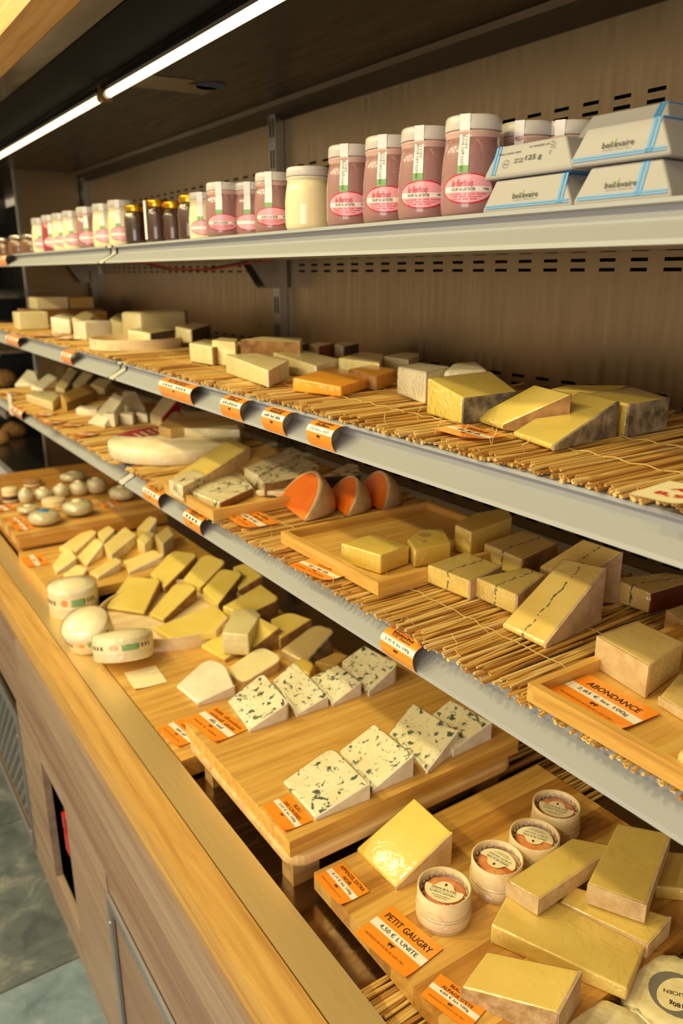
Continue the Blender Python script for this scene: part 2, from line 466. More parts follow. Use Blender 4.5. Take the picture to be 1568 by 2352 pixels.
# light tubes
def led(y0, y1, label):
    e = empty('light_tube', (.613, y0, S(.36)), 0, label, 'light')
    bm = bmesh.new(); tube(bm, [(0, .012, 0), (0, y1-y0-.012, 0)], .0078, 16); mesh_obj('tube', bm, 'led', e, smooth=False)
    for y in (0, y1-y0):
        bm = bmesh.new(); tube(bm, [(0, y-.006, 0), (0, y+.006, 0)], .0088, 16); mesh_obj('end_cap', bm, 'lid_white', e)
    bm = bmesh.new(); box(bm, -.010, .010, 0, y1-y0, .0095, .0175); mesh_obj('housing', bm, 'black', e)
    return e
led(-.25, 1.80, 'near bright warm light tube under the canopy front')
e2 = led(1.845, 3.30, 'far bright warm light tube under the canopy front')
bm = bmesh.new(); box(bm, -.012, .014, -.030, -.016, -.010, .018); bevel(bm, .003); mesh_obj('clip', bm, 'brass', e2)
# uprights
for y, lab in ((1.80, 'slotted steel upright post in the middle of back wall'), (3.355, 'slotted steel upright post in the far back corner')):
    e = empty('upright_post', (XB-.012, y, S(-.84)), 0, lab, 'post')
    bm = bmesh.new(); box(bm, -.012, .011, -.017, .017, 0, 1.205); bevel(bm, .002); mesh_obj('channel', bm, 'steel_post', e)
    for k in range(17):
        for dy in (-.007, .007):
            bm = bmesh.new(); box(bm, -.0128, -.0118, dy-.0025, dy+.0025, .06+k*.068, .10+k*.068)
            mesh_obj('slot', bm, 'void', e)
# far end panel
e = empty('wall_end', (.90, YE, S(-.84)), 0); tag(e, kind='structure')
bm = bmesh.new(); box(bm, -.13, .13, 0, .02, 0, 1.24); mesh_obj('panel', bm, 'steel_wall', e)
bm = bmesh.new(); box(bm, -.142, -.128, -.006, .03, 0, 1.24); bevel(bm, .002); mesh_obj('edge_strip', bm, 'steel_post', e)
# case front and sill
zt = S(-.80)
bm = bmesh.new(); box(bm, .303, .3545, -.4, YE+1.2, zt-.045, zt); bevel(bm, .002); o = mesh_obj('trim_4', bm, 'oak_y'); tag(o, kind='structure')
bm = bmesh.new(); prism_y(bm, [(.3565, zt), (.3565, zt-.03), (.362, zt-.03), (.362, zt-.004), (.404, zt-.004), (.404, zt-.06), (.409, zt-.06), (.409, zt)], -.4, YE); o = mesh_obj('trim_5', bm, 'steel_sill'); tag(o, kind='structure')
o = boxo('trim_6', .318, .345, -.4, YE+1.2, zt-.075, zt-.045, 'laminate'); tag(o, kind='structure')
o = boxo('deck_pan', .409, XB, -.3, YE, S(-.862), S(-.842), 'steel_pan'); tag(o, 'polished steel pan lining the bottom of the display case', 'deck pan')
# front panelling with three framed service openings
def front():
    e = empty('wall_front', (.307, 0, 0), 0); tag(e, kind='structure')
    H0 = zt-.075
    def pl(name, y0, y1, z0, z1, mat, x=0, t=.018):
        bm = bmesh.new(); box(bm, x, x+t, y0, y1, z0, z1); bevel(bm, .0012, 1); return mesh_obj(name, bm, mat, e)
    pl('panel', -.4, 1.93, H0-.10, H0, 'laminate_light', -.002)
    pl('panel', 1.932, 4.5, H0-.10, H0, 'laminate', -.002)
    pl('panel', -.4, 4.5, H0-.232, H0-.102, 'laminate')
    ztop = H0-.234
    pl('panel', 1.285, 1.59, .05, ztop, 'laminate_light')
    pl('panel', 1.81, 2.05, .05, ztop, 'laminate_light')
    pl('panel', 1.592, 1.808, .05, .15, 'laminate_light')
    pl('panel', 1.592, 1.808, ztop-.05, ztop, 'laminate_light')
    pl('panel', -.4, .55, .05, ztop, 'laminate_light')
    pl('panel', .552, 1.283, .05, ztop, 'laminate', .002)
    pl('skirting', -.4, 4.5, 0, .05, 'laminate_light', .006)
    pl('recess', 1.45, 1.95, .06, ztop+.1, 'void', .13, .02)  # near-black lining puts the shade inside the opening into the colour
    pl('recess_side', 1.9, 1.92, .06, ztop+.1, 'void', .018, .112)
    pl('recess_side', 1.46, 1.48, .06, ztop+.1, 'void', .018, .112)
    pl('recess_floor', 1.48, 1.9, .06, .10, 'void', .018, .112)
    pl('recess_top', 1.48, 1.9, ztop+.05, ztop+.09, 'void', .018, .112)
    pl('recess', 2.04, 4.5, .04, ztop, 'rubber', .06)
    return e, ztop
fr_, ztop = front()
def framed(label, y0, y1, z0, z1, w, mat='alu'):
    e = empty('access_frame', (.303, y0, z0), 0, label, 'panel frame')
    for nm, (a, b, c, d) in (('frame_side', (0, w, 0, z1-z0)), ('frame_side', (y1-y0-w, y1-y0, 0, z1-z0)), ('frame_top', (w, y1-y0-w, z1-z0-w, z1-z0)), ('frame_bottom', (w, y1-y0-w, 0, w))):
        bm = bmesh.new(); box(bm, -.002, .004, a, b, c, d); bevel(bm, .0008, 1); mesh_obj(nm, bm, mat, e)
    for y in (w/2, (y1-y0)-w/2):
        for z in (.06, z1-z0-.06):
            bm = bmesh.new(); lathe(bm, [(.004, 0), (.003, .002)], 10); o = mesh_obj('screw', bm, 'steel_post', e, (-.002, y, z)); o.rotation_euler = (0, -math.pi/2, 0)
    return e
framed('silver framed access panel low on the wooden case front', .60, 1.275, .08, S(-1.15), .02)
e = framed('silver framed ventilation grille at far left of the case front', 2.055, 2.75, .06, S(-1.165), .02)
for r_ in range(16):
    for c_ in range(12):
        bm = bmesh.new() if (r_ == 0 and c_ == 0) else bm
        y = .05+c_*.052+(r_ % 2)*.026; z = .03+r_*.024
        if z < S(-1.165)-.06-.03: box(bm, .012, .018, y, y+.016, z, z+.012)
o = mesh_obj('grille_studs', bm, 'alu', e); tag(o, kind='stuff')
bm = bmesh.new(); box(bm, .014, .02, .02, .67, .02, S(-1.165)-.08); mesh_obj('grille_plate', bm, 'steel_post', e)
e = empty('service_plate', (.3005, .80, .10), 0, 'small grey service plate inside the silver framed panel', 'plate')
bm = bmesh.new(); box(bm, 0, .006, 0, .22, 0, .27); bevel(bm, .002); mesh_obj('plate', bm, 'steel_post', e)
bm = bmesh.new(); lathe(bm, [(.004, 0), (.003, .002)], 10); o = mesh_obj('screw', bm, 'steel_polished', e, (0, .205, .255)); o.rotation_euler = (0, -math.pi/2, 0)
# red-handled tool hanging in the open service recess
e = empty('red_tool', (.335, 1.70, S(-1.29)), 0, 'red-handled tool hanging inside the open service recess', 'tool')
bm = bmesh.new(); box(bm, -.012, .012, -.02, .016, -.075, -.02); bevel(bm, .006); mesh_obj('handle', bm, 'redplastic', e)
bm = bmesh.new(); box(bm, -.012, .012, -.008, .02, -.012, .03); bevel(bm, .006); mesh_obj('handle', bm, 'redplastic', e)
bm = bmesh.new(); tube(bm, [(0, 0, .05), (0, 0, .03), (.0, -.004, -.03), (0, -.02, -.11), (0, -.03, -.15)], .004, 8); mesh_obj('rod', bm, 'brass', e)
bm = bmesh.new(); tube(bm, [(0, -.028, -.14), (0, -.036, -.175)], .007, 8); mesh_obj('grip', bm, 'rubber', e)
bm = bmesh.new(); tube(bm, [(-.004, .0, .05), (.0, -.004, .075), (.08, -.004, .08)], .006, 8); mesh_obj('hook', bm, 'brass', e)
# neighbouring dark case beyond the end panel
e = empty('neighbour_case', (.9, 4.0, 0), 0, 'dark neighbouring display case with steel shelves beyond the end panel', 'display case')
bm = bmesh.new(); box(bm, .12, .14, -.55, .9, .6, 2.0); mesh_obj('back_panel', bm, 'void', e)
bm = bmesh.new(); box(bm, -.4, .14, .9, .92, .6, 2.06); mesh_obj('end_panel', bm, 'rubber', e)
for z in (.82, 1.08, 1.34, 1.56): 
    bm = bmesh.new(); box(bm, -.25, .12, -.5, .9, z, z+.012); bevel(bm, .002); mesh_obj('shelf', bm, 'steel_post', e)
    bm = bmesh.new(); box(bm, -.26, -.25, -.5, .9, z-.01, z+.025); mesh_obj('shelf_edge', bm, 'steel_post', e)
for i, (x, y, z, s) in enumerate(((.72, 4.2, .832, .10), (.83, 4.35, .832, .11), (.70, 4.15, 1.092, .09), (.82, 4.4, 1.092, .12), (.72, 4.2, 1.352, .10), (.86, 4.35, 1.352, .11))):
    e = empty('bread_loaf', (x, y, z), .3*i, ['lowest left dark loaf in the neighbouring case', 'lowest right dark loaf in the neighbouring case', 'middle-shelf left dark loaf in the neighbouring case', 'middle-shelf right dark loaf in the neighbouring case', 'upper left dark loaf in the neighbouring case', 'upper right dark loaf in the neighbouring case'][i], 'bread')
    bm = bmesh.new(); bmesh.ops.create_uvsphere(bm, u_segments=16, v_segments=10, radius=s*.6)
    for q in bm.verts: q.co.z = max(0, q.co.z*.7+s*.3)
    mesh_obj('crust', bm, 'brownrind', e, smooth=True)
e = empty('window_1', (.72, 4.75, S(-.02)), 0); tag(e, kind='structure')
bm = bmesh.new(); box(bm, -.3, .13, 0, .02, .03, .24); mesh_obj('pane', bm, 'shop_glow', e)
for a in ((-.32, -.3, -.01, .03, 0, .3), (.13, .15, -.03, .03, -.05, .3), (-.32, .15, -.01, .03, .24, .30)):
    bm = bmesh.new(); box(bm, *a); mesh_obj('frame', bm, 'rubber' if a[0] < 0 else 'plank', e)

# ------------------------------------------------------------------ shelves
SZ = {1: S(.0566), 2: S(-.198), 3: S(-.448)}
NAMES = {1: 'top', 2: 'middle', 3: 'lower'}
RAIL = [(.590, 0), (.5895, -.004), (.600, -.0052), (.599, -.017), (.5695, -.0325), (.5675, -.037), (.572, -.0372), (.603, -.021), (.606, -.004), (.606, 0)]
def shelf(k, y0, y1, lab):
    z = SZ[k]
    e = empty('shelf', (0, y0, z), 0, lab, 'shelf')
    bm = bmesh.new(); box(bm, .604, XB-.002, 0, y1-y0, -.028, -.001); bevel(bm, .002, 1); mesh_obj('shelf_panel', bm, 'shelf_white', e)
    bm = bmesh.new(); prism_y(bm, RAIL, 0, y1-y0); mesh_obj('price_rail', bm, 'rail', e)
    for yb in (.004, y1-y0-.007):
        bm = bmesh.new(); prism_y(bm, [(.92, -.028), (XB-.01, -.028), (XB-.01, -.095), (.965, -.095)], yb, yb+.003)
        mesh_obj('bracket', bm, 'steel_post', e)
    for yb in (0, y1-y0-.006):
        bm = bmesh.new(); prism_y(bm, [(x-.003, zz-(.002 if zz < -.02 else 0)) for x, zz in RAIL[:6]]+[(.612, -.03), (.612, 0)], yb, yb+.006); mesh_obj('rail_end_cap', bm, 'rubber', e)
    return e
for k in (1, 2, 3):
    shelf(k, -.25, 1.783, f'near section of the {NAMES[k]} shelf with slanted price rail')
    shelf(k, 1.817, 3.36, f'far section of the {NAMES[k]} shelf beyond the joint')
    e = empty('rail_joint', (0, 1.80, SZ[k]), 0, f'grey clip bridging the joint of the {NAMES[k]} shelf rail', 'clip')
    bm = bmesh.new(); prism_y(bm, [(x-.001, zz) for x, zz in RAIL[:6]]+[(.61, -.03), (.61, 0)], -.0165, .0165); mesh_obj('cover', bm, 'shelf_white', e)
# wiring under the top shelf
for r_, mt, dy, lab in ((.0022, 'redwire', 0, 'red wire sagging under the top shelf by the post'), (.003, 'rubber', .05, 'black cable sagging under the top shelf by the post')):
    bm = bmesh.new(); pts = [(.95, 1.72+dy, S(.026)), (.94, 1.80+dy, S(.022)), (.90, 1.95+dy, S(.006)), (.86, 2.1+dy, S(.008)), (.84, 2.22+dy, S(.024)), (.80, 2.3+dy, S(.028))]
    tube(bm, [Vector(p)-Vector(pts[0]) for p in pts], r_, 8); o = mesh_obj('wire', bm, mt, None, pts[0], True); tag(o, lab, 'wire')

CHEESES = [
 {'n': 'cheese_wedge', 'l': 'grey-rinded yellow wedge nearest the front on the middle shelf, sloping to straw', 'c': 'cheese', 'm': 'tome', 't': [(0.6494, 0.5603, 1.4802), (0.7707, 0.5736, 1.5154), (0.7916, 0.6481, 1.5159), (0.67, 0.6396, 1.4802)], 'b': 1.474, 'r': ['greyrind', None, None, None], 'w': 1, 'bv': 0.0025, 'v': None, 'g': None},
 {'n': 'cheese_wedge', 'l': 'narrow yellow slice lying between two large grey-rinded wedges on middle shelf', 'c': 'cheese', 'm': 'tome', 't': [(0.6893, 0.6746, 1.4809), (0.7285, 0.6075, 1.523), (0.7486, 0.6834, 1.524), (0.703, 0.7431, 1.4785)], 'b': 1.474, 'r': ['brownrind', None, None, None], 'w': 1, 'bv': 0.0025, 'v': None, 'g': None},
 {'n': 'cheese_wedge', 'l': 'thick film-wrapped yellow wedge with mottled grey rind beside the white block', 'c': 'cheese', 'm': 'tome', 't': [(0.6728, 0.7301, 1.5078), (0.7632, 0.7261, 1.5095), (0.7982, 0.8127, 1.5246), (0.6864, 0.8176, 1.5226)], 'b': 1.474, 'r': ['greyrind', None, None, None], 'w': 1, 'bv': 0.0025, 'v': None, 'g': None},
 {'n': 'cheese_wedge', 'l': 'thin yellow wedge with speckled rind at the back of the grey-rinded group', 'c': 'cheese', 'm': 'tome', 't': [(0.8667, 0.6565, 1.508), (0.9358, 0.6834, 1.508), (0.8694, 0.7354, 1.508), (0.8215, 0.7224, 1.508)], 'b': 1.474, 'r': ['greyrind', 'greyrind', None, None], 'w': 0, 'bv': 0.0025, 'v': None, 'g': None},
 {'n': 'cheese_wedge', 'l': 'large grey-rinded wedge in shade at far right of the middle shelf group', 'c': 'cheese', 'm': 'tome', 't': [(0.7781, 0.5644, 1.5124), (0.8557, 0.5659, 1.5124), (0.8992, 0.6497, 1.5124), (0.7994, 0.6441, 1.5124)], 'b': 1.474, 'r': ['greyrind', None, None, None], 'w': 1, 'bv': 0.0025, 'v': None, 'g': None},
 {'n': 'cheese_block', 'l': 'white film-wrapped cheese block between orange slabs and grey-rinded wedge', 'c': 'cheese', 'm': 'white', 't': [(0.7322, 0.8755, 1.5212), (0.8229, 0.9256, 1.5185), (0.8442, 1.0282, 1.5147), (0.7633, 0.9831, 1.5171)], 'b': 1.474, 'r': None, 'w': 1, 'bv': 0.004, 'v': None, 'g': None},
 {'n': 'cheese_block', 'l': 'white wrapped cheese with ridged top behind the thick grey-rinded wedge', 'c': 'cheese', 'm': 'white', 't': [(0.7964, 0.8126, 1.526), (0.8613, 0.9046, 1.526), (0.8111, 0.9106, 1.526), (0.7431, 0.8503, 1.526)], 'b': 1.474, 'r': None, 'w': 1, 'bv': 0.008, 'v': None, 'g': None},
 {'n': 'cheese_slab', 'l': 'bright orange rectangular cheese slab at the front of middle shelf', 'c': 'cheese', 'm': 'orange', 't': [(0.6733, 1.0075, 1.4895), (0.7874, 1.0722, 1.4912), (0.7658, 1.1778, 1.4979), (0.6426, 1.1024, 1.4958)], 'b': 1.474, 'r': None, 'w': 1, 'bv': 0.0025, 'v': None, 'g': None},
 {'n': 'cheese_slab', 'l': 'darker orange cheese slab tucked behind the bright orange one', 'c': 'cheese', 'm': 'orange', 't': [(0.7602, 1.0316, 1.4959), (0.8357, 1.0775, 1.4983), (0.8268, 1.1406, 1.5012), (0.7642, 1.1178, 1.5)], 'b': 1.474, 'r': [None, None, None, 'brownrind'], 'w': 1, 'bv': 0.0025, 'v': None, 'g': None},
 {'n': 'cheese_wedge', 'l': 'pale wrapped wedge left of the orange slab, point toward the front', 'c': 'cheese', 'm': 'pale', 't': [(0.6309, 1.1656, 1.5023), (0.7258, 1.2611, 1.5062), (0.7181, 1.3668, 1.51), (0.6561, 1.3784, 1.5102)], 'b': 1.474, 'r': ['whiterind', None, None, None], 'w': 1, 'bv': 0.0025, 'v': None, 'g': None},
 {'n': 'cheese_wedge', 'l': 'pale triangular wedge directly behind the bright orange slab', 'c': 'cheese', 'm': 'pale', 't': [(0.7501, 1.2038, 1.4981), (0.8323, 1.2541, 1.5019), (0.8222, 1.36, 1.5097), (0.7512, 1.3642, 1.51)], 'b': 1.474, 'r': ['whiterind', None, None, None], 'w': 1, 'bv': 0.0025, 'v': None, 'g': None},
 {'n': 'cheese_wedge', 'l': 'pale wrapped wedge behind the darker orange slab', 'c': 'cheese', 'm': 'pale', 't': [(0.83, 1.1191, 1.506), (0.932, 1.2427, 1.506), (0.9197, 1.305, 1.506), (0.819, 1.2341, 1.506)], 'b': 1.474, 'r': None, 'w': 1, 'bv': 0.0025, 'v': None, 'g': None},
 {'n': 'cheese_wedge', 'l': 'pale wedge beside the white wrapped block near the back wall', 'c': 'cheese', 'm': 'pale', 't': [(0.8949, 1.1197, 1.508), (0.9804, 1.1935, 1.508), (0.9703, 1.2324, 1.508), (0.8943, 1.1949, 1.508)], 'b': 1.474, 'r': None, 'w': 1, 'bv': 0.0025, 'v': None, 'g': None},
 {'n': 'cheese_block', 'l': 'pale cheese block with reddish rind right of the round wooden tray', 'c': 'cheese', 'm': 'pale', 't': [(0.6923, 1.513, 1.5113), (0.7569, 1.5638, 1.5125), (0.7462, 1.6704, 1.5152), (0.6825, 1.6108, 1.5139)], 'b': 1.474, 'r': ['brownrind', None, None, None], 'w': 1, 'bv': 0.0025, 'v': None, 'g': None},
 {'n': 'cheese_piece', 'l': 'small pale piece behind the pale block with reddish rind', 'c': 'cheese', 'm': 'pale', 't': [(0.7608, 1.4939, 1.51), (0.8073, 1.5761, 1.51), (0.8106, 1.6294, 1.51), (0.7615, 1.5692, 1.51)], 'b': 1.474, 'r': None, 'w': 0, 'bv': 0.0025, 'v': None, 'g': None},
 {'n': 'cheese_piece', 'l': 'pale square piece with dark rind behind the long pale wedge', 'c': 'cheese', 'm': 'pale', 't': [(0.7731, 1.4033, 1.516), (0.8343, 1.4832, 1.516), (0.8173, 1.5496, 1.516), (0.7668, 1.4932, 1.516)], 'b': 1.474, 'r': ['darkrind', None, None, None], 'w': 0, 'bv': 0.0025, 'v': None, 'g': None},
 {'n': 'cheese_piece', 'l': 'second dark-rinded piece from left in the back row, brown rind', 'c': 'cheese', 'm': 'pale', 't': [(0.8155, 1.3963, 1.516), (0.8777, 1.4387, 1.516), (0.8648, 1.4878, 1.516), (0.8283, 1.4487, 1.516)], 'b': 1.474, 'r': ['darkrind', None, None, None], 'w': 0, 'bv': 0.0025, 'v': None, 'g': None},
 {'n': 'cheese_piece', 'l': 'third dark-rinded piece in the back row, with red stained rind', 'c': 'cheese', 'm': 'pale', 't': [(0.8534, 1.3571, 1.516), (0.921, 1.4074, 1.516), (0.9105, 1.4547, 1.516), (0.8705, 1.4182, 1.516)], 'b': 1.474, 'r': ['redrind', None, None, None], 'w': 0, 'bv': 0.0025, 'v': None, 'g': None},
 {'n': 'cheese_piece', 'l': 'rightmost dark-rinded piece in the back row behind pale wedges', 'c': 'cheese', 'm': 'pale', 't': [(0.8947, 1.3274, 1.516), (0.9574, 1.3681, 1.516), (0.9515, 1.425, 1.516), (0.9118, 1.3884, 1.516)], 'b': 1.474, 'r': ['darkrind', None, None, None], 'w': 1, 'bv': 0.0025, 'v': None, 'g': None},
 {'n': 'cheese_slab', 'l': 'long flat pale slab against the back wall behind dark-rinded pieces', 'c': 'cheese', 'm': 'pale', 't': [(0.7969, 1.3339, 1.529), (0.8539, 1.422, 1.529), (0.8012, 1.5027, 1.529), (0.7303, 1.458, 1.529)], 'b': 1.474, 'r': [None, None, None, 'brownrind'], 'w': 0, 'bv': 0.0025, 'v': None, 'g': None},
 {'n': 'cheese_slab', 'l': 'low pale slab beside the upright post at the back', 'c': 'cheese', 'm': 'pale', 't': [(0.7198, 1.4627, 1.524), (0.7631, 1.5377, 1.524), (0.7472, 1.5921, 1.524), (0.7035, 1.5398, 1.524)], 'b': 1.474, 'r': None, 'w': 0, 'bv': 0.0025, 'v': None, 'g': None},
 {'n': 'cheese_block', 'l': 'wrapped cheese block with dark end standing in the round wooden tray', 'c': 'cheese', 'm': 'pale', 't': [(0.7119, 1.9164, 1.5145), (0.8127, 2.0115, 1.5146), (0.7421, 2.0455, 1.5235), (0.6698, 1.9628, 1.5221)], 'b': 1.486, 'r': ['darkrind', None, None, None], 'w': 1, 'bv': 0.0025, 'v': None, 'g': None},
 {'n': 'cheese_block', 'l': 'orange-labelled wrapped block at right edge of the round wooden tray', 'c': 'cheese', 'm': 'pale', 't': [(0.8203, 1.9141, 1.5187), (0.9125, 2.0036, 1.5236), (0.873, 2.0343, 1.5293), (0.7964, 1.964, 1.5256)], 'b': 1.486, 'r': ['darkrind', None, None, None], 'w': 1, 'bv': 0.0025, 'v': None, 'g': None},
 {'n': 'cheese_log', 'l': 'long wrapped cheese log with dark end leaning above round tray', 'c': 'cheese', 'm': 'pale', 't': [(0.7528, 2.1007, 1.556), (0.9041, 2.1393, 1.556), (0.8818, 2.2265, 1.556), (0.7306, 2.1879, 1.556)], 'b': 1.474, 'r': [None, 'darkrind', None, None], 'w': 1, 'bv': 0.008, 'v': None, 'g': None},
 {'n': 'cheese_block', 'l': 'small wrapped white block left of the round wooden tray', 'c': 'cheese', 'm': 'white', 't': [(0.6588, 2.2938, 1.5263), (0.7415, 2.3062, 1.5263), (0.7295, 2.3853, 1.5263), (0.6469, 2.3729, 1.5263)], 'b': 1.474, 'r': None, 'w': 1, 'bv': 0.005, 'v': None, 'g': None},
 {'n': 'cheese_wedge', 'l': 'pale wedge behind the round tray, point turned left', 'c': 'cheese', 'm': 'pale', 't': [(0.8197, 2.4101, 1.5065), (0.8875, 2.4888, 1.5161), (0.8506, 2.5672, 1.5358), (0.7912, 2.4758, 1.5227)], 'b': 1.474, 'r': None, 'w': 1, 'bv': 0.0025, 'v': None, 'g': None},
 {'n': 'cheese_piece', 'l': 'rounded pale cheese piece between wrapped blocks on far middle shelf', 'c': 'cheese', 'm': 'pale', 't': [(0.733, 2.5186, 1.5148), (0.7891, 2.6295, 1.5256), (0.792, 2.6366, 1.5263), (0.7934, 2.6437, 1.5273), (0.7934, 2.6507, 1.5283), (0.7919, 2.6577, 1.5296), (0.7889, 2.6647, 1.531), (0.7851, 2.672, 1.5325), (0.7803, 2.6793, 1.5342), (0.7754, 2.683, 1.5353), (0.7704, 2.683, 1.5358), (0.7654, 2.6794, 1.5358), (0.7603, 2.6721, 1.5353), (0.7005, 2.566, 1.5257)], 'b': 1.474, 'r': None, 'w': 0, 'bv': 0.006, 'v': None, 'g': None},
 {'n': 'cheese_block', 'l': 'pinkish wrapped block left of the rounded pale piece', 'c': 'cheese', 'm': 'white', 't': [(0.6889, 2.5509, 1.5188), (0.7419, 2.6789, 1.5264), (0.7092, 2.7216, 1.5326), (0.6446, 2.6068, 1.5271)], 'b': 1.474, 'r': None, 'w': 1, 'bv': 0.005, 'v': None, 'g': None},
 {'n': 'cheese_block', 'l': 'glossy wrapped yellow block at far left of the middle shelf', 'c': 'cheese', 'm': 'pale', 't': [(0.6018, 2.85, 1.5322), (0.6993, 2.85, 1.5322), (0.6993, 2.94, 1.5322), (0.6018, 2.94, 1.5322)], 'b': 1.474, 'r': None, 'w': 1, 'bv': 0.004, 'v': None, 'g': None},
 {'n': 'cheese_block', 'l': 'pale block high at the back against the end panel', 'c': 'cheese', 'm': 'pale', 't': [(0.7231, 3.1, 1.5722), (0.8393, 3.1, 1.5722), (0.8393, 3.22, 1.5722), (0.7231, 3.22, 1.5722)], 'b': 1.529, 'r': None, 'w': 0, 'bv': 0.003, 'v': None, 'g': None},
 {'n': 'cheese_block', 'l': 'brownish block at the back beside the pale end-panel block', 'c': 'cheese', 'm': 'tan', 't': [(0.8458, 3.1, 1.5701), (0.9341, 3.1, 1.5701), (0.9341, 3.22, 1.5701), (0.8458, 3.22, 1.5701)], 'b': 1.529, 'r': [None, 'brownrind', None, None], 'w': 0, 'bv': 0.003, 'v': None, 'g': None},
 {'n': 'cheese_block', 'l': 'brown crust piece behind the rounded pale cheese', 'c': 'cheese', 'm': 'tan', 't': [(0.8152, 2.75, 1.5318), (0.8719, 2.75, 1.5318), (0.8719, 2.83, 1.5318), (0.8152, 2.83, 1.5318)], 'b': 1.474, 'r': None, 'w': 0, 'bv': 0.003, 'v': None, 'g': None},
 {'n': 'cheese_wedge', 'l': 'big wrapped wedge with dark ash line through its sloping face on lower shelf', 'c': 'cheese', 'm': 'morbier', 't': [(0.6776, 0.5736, 1.2303), (0.7937, 0.585, 1.3001), (0.7848, 0.6462, 1.2955), (0.6758, 0.6433, 1.23)], 'b': 1.224, 'r': ['pinkrind', None, None, None], 'w': 1, 'bv': 0.0025, 'v': ((0.6767, 0.6084, 1.2301), (0.7893, 0.6156, 1.2978)), 'g': None},
 {'n': 'cheese_block', 'l': 'square ash-lined cheese block nearest the wooden tray on lower shelf', 'c': 'cheese', 'm': 'morbier', 't': [(0.7027, 0.7336, 1.2519), (0.7814, 0.7527, 1.2519), (0.7794, 0.8254, 1.252), (0.695, 0.8157, 1.252)], 'b': 1.224, 'r': ['pinkrind', None, None, None], 'w': 1, 'bv': 0.0025, 'v': ((0.6989, 0.7747, 1.252), (0.7804, 0.789, 1.252)), 'g': None},
 {'n': 'cheese_block', 'l': 'ash-lined block pushed up against the big sloping wedge', 'c': 'cheese', 'm': 'morbier', 't': [(0.7182, 0.6606, 1.2533), (0.8055, 0.6935, 1.2531), (0.8035, 0.7262, 1.2529), (0.7165, 0.7371, 1.2528)], 'b': 1.224, 'r': ['pinkrind', None, None, None], 'w': 1, 'bv': 0.0025, 'v': ((0.7173, 0.6989, 1.2531), (0.8045, 0.7098, 1.253)), 'g': None},
 {'n': 'cheese_block', 'l': 'ash-lined block in the second row with brown rind facing right', 'c': 'cheese', 'm': 'morbier', 't': [(0.8194, 0.7474, 1.2543), (0.9168, 0.7682, 1.2547), (0.9234, 0.8421, 1.256), (0.8206, 0.83, 1.2558)], 'b': 1.224, 'r': ['brownrind', None, None, None], 'w': 1, 'bv': 0.0025, 'v': ((0.82, 0.7887, 1.255), (0.9201, 0.8051, 1.2554)), 'g': None},
 {'n': 'cheese_wedge', 'l': 'ash-lined wedge leaning behind the big sloping wedge', 'c': 'cheese', 'm': 'morbier', 't': [(0.8227, 0.6459, 1.254), (0.8635, 0.6116, 1.299), (0.8623, 0.6771, 1.2991), (0.8212, 0.7169, 1.254)], 'b': 1.224, 'r': ['pinkrind', None, None, None], 'w': 1, 'bv': 0.0025, 'v': ((0.8219, 0.6814, 1.254), (0.8629, 0.6443, 1.2991)), 'g': None},
 {'n': 'cheese_block', 'l': 'shaded ash-lined block with chestnut rind at right of lower shelf', 'c': 'cheese', 'm': 'morbier', 't': [(0.8685, 0.5648, 1.2529), (0.9728, 0.5588, 1.2521), (0.9509, 0.599, 1.2542), (0.8634, 0.624, 1.2559)], 'b': 1.224, 'r': ['chestnut', None, None, None], 'w': 1, 'bv': 0.0025, 'v': ((0.866, 0.5944, 1.2544), (0.9619, 0.5789, 1.2532)), 'g': None},
 {'n': 'cheese_wedge', 'l': 'large cream wedge in crinkled film inside the front wooden tray', 'c': 'cheese', 'm': 'abond', 't': [(0.6675, 0.4261, 1.2696), (0.7459, 0.4391, 1.2695), (0.7506, 0.5, 1.2694), (0.6796, 0.5013, 1.2694)], 'b': 1.232, 'r': [None, None, 'tanrind', 'tanrind'], 'w': 1, 'bv': 0.0025, 'v': None, 'g': None},
 {'n': 'cheese_wedge', 'l': 'cream film-wrapped wedge at right edge above the front tray', 'c': 'cheese', 'm': 'abond', 't': [(0.8271, 0.4732, 1.2523), (0.886, 0.4814, 1.2523), (0.8935, 0.5219, 1.2523), (0.8426, 0.5237, 1.2523)], 'b': 1.224, 'r': [None, None, None, 'tanrind'], 'w': 1, 'bv': 0.0025, 'v': None, 'g': None},
 {'n': 'cheese_wedge', 'l': 'thin cream wedge cut by the right edge, beside the large one', 'c': 'cheese', 'm': 'abond', 't': [(0.6598, 0.3643, 1.2421), (0.7401, 0.3859, 1.2421), (0.7274, 0.4283, 1.2421), (0.667, 0.4108, 1.2421)], 'b': 1.232, 'r': [None, None, None, 'tanrind'], 'w': 1, 'bv': 0.0025, 'v': None, 'g': None},
 {'n': 'cheese_wedge', 'l': 'wrapped cheese corner at the right edge low in the front tray', 'c': 'cheese', 'm': 'abond', 't': [(0.5729, 0.2998, 1.2518), (0.6182, 0.3094, 1.2518), (0.6177, 0.3386, 1.2518), (0.5811, 0.3354, 1.2518)], 'b': 1.232, 'r': None, 'w': 1, 'bv': 0.006, 'v': None, 'g': None},
 {'n': 'cheese_block', 'l': 'yellow wedge at the front of the middle wooden tray', 'c': 'cheese', 'm': 'gruyere', 't': [(0.6454, 0.8627, 1.2621), (0.7088, 0.8749, 1.2621), (0.6996, 0.9521, 1.2619), (0.6271, 0.941, 1.2619)], 'b': 1.232, 'r': None, 'w': 1, 'bv': 0.0025, 'v': None, 'g': None},
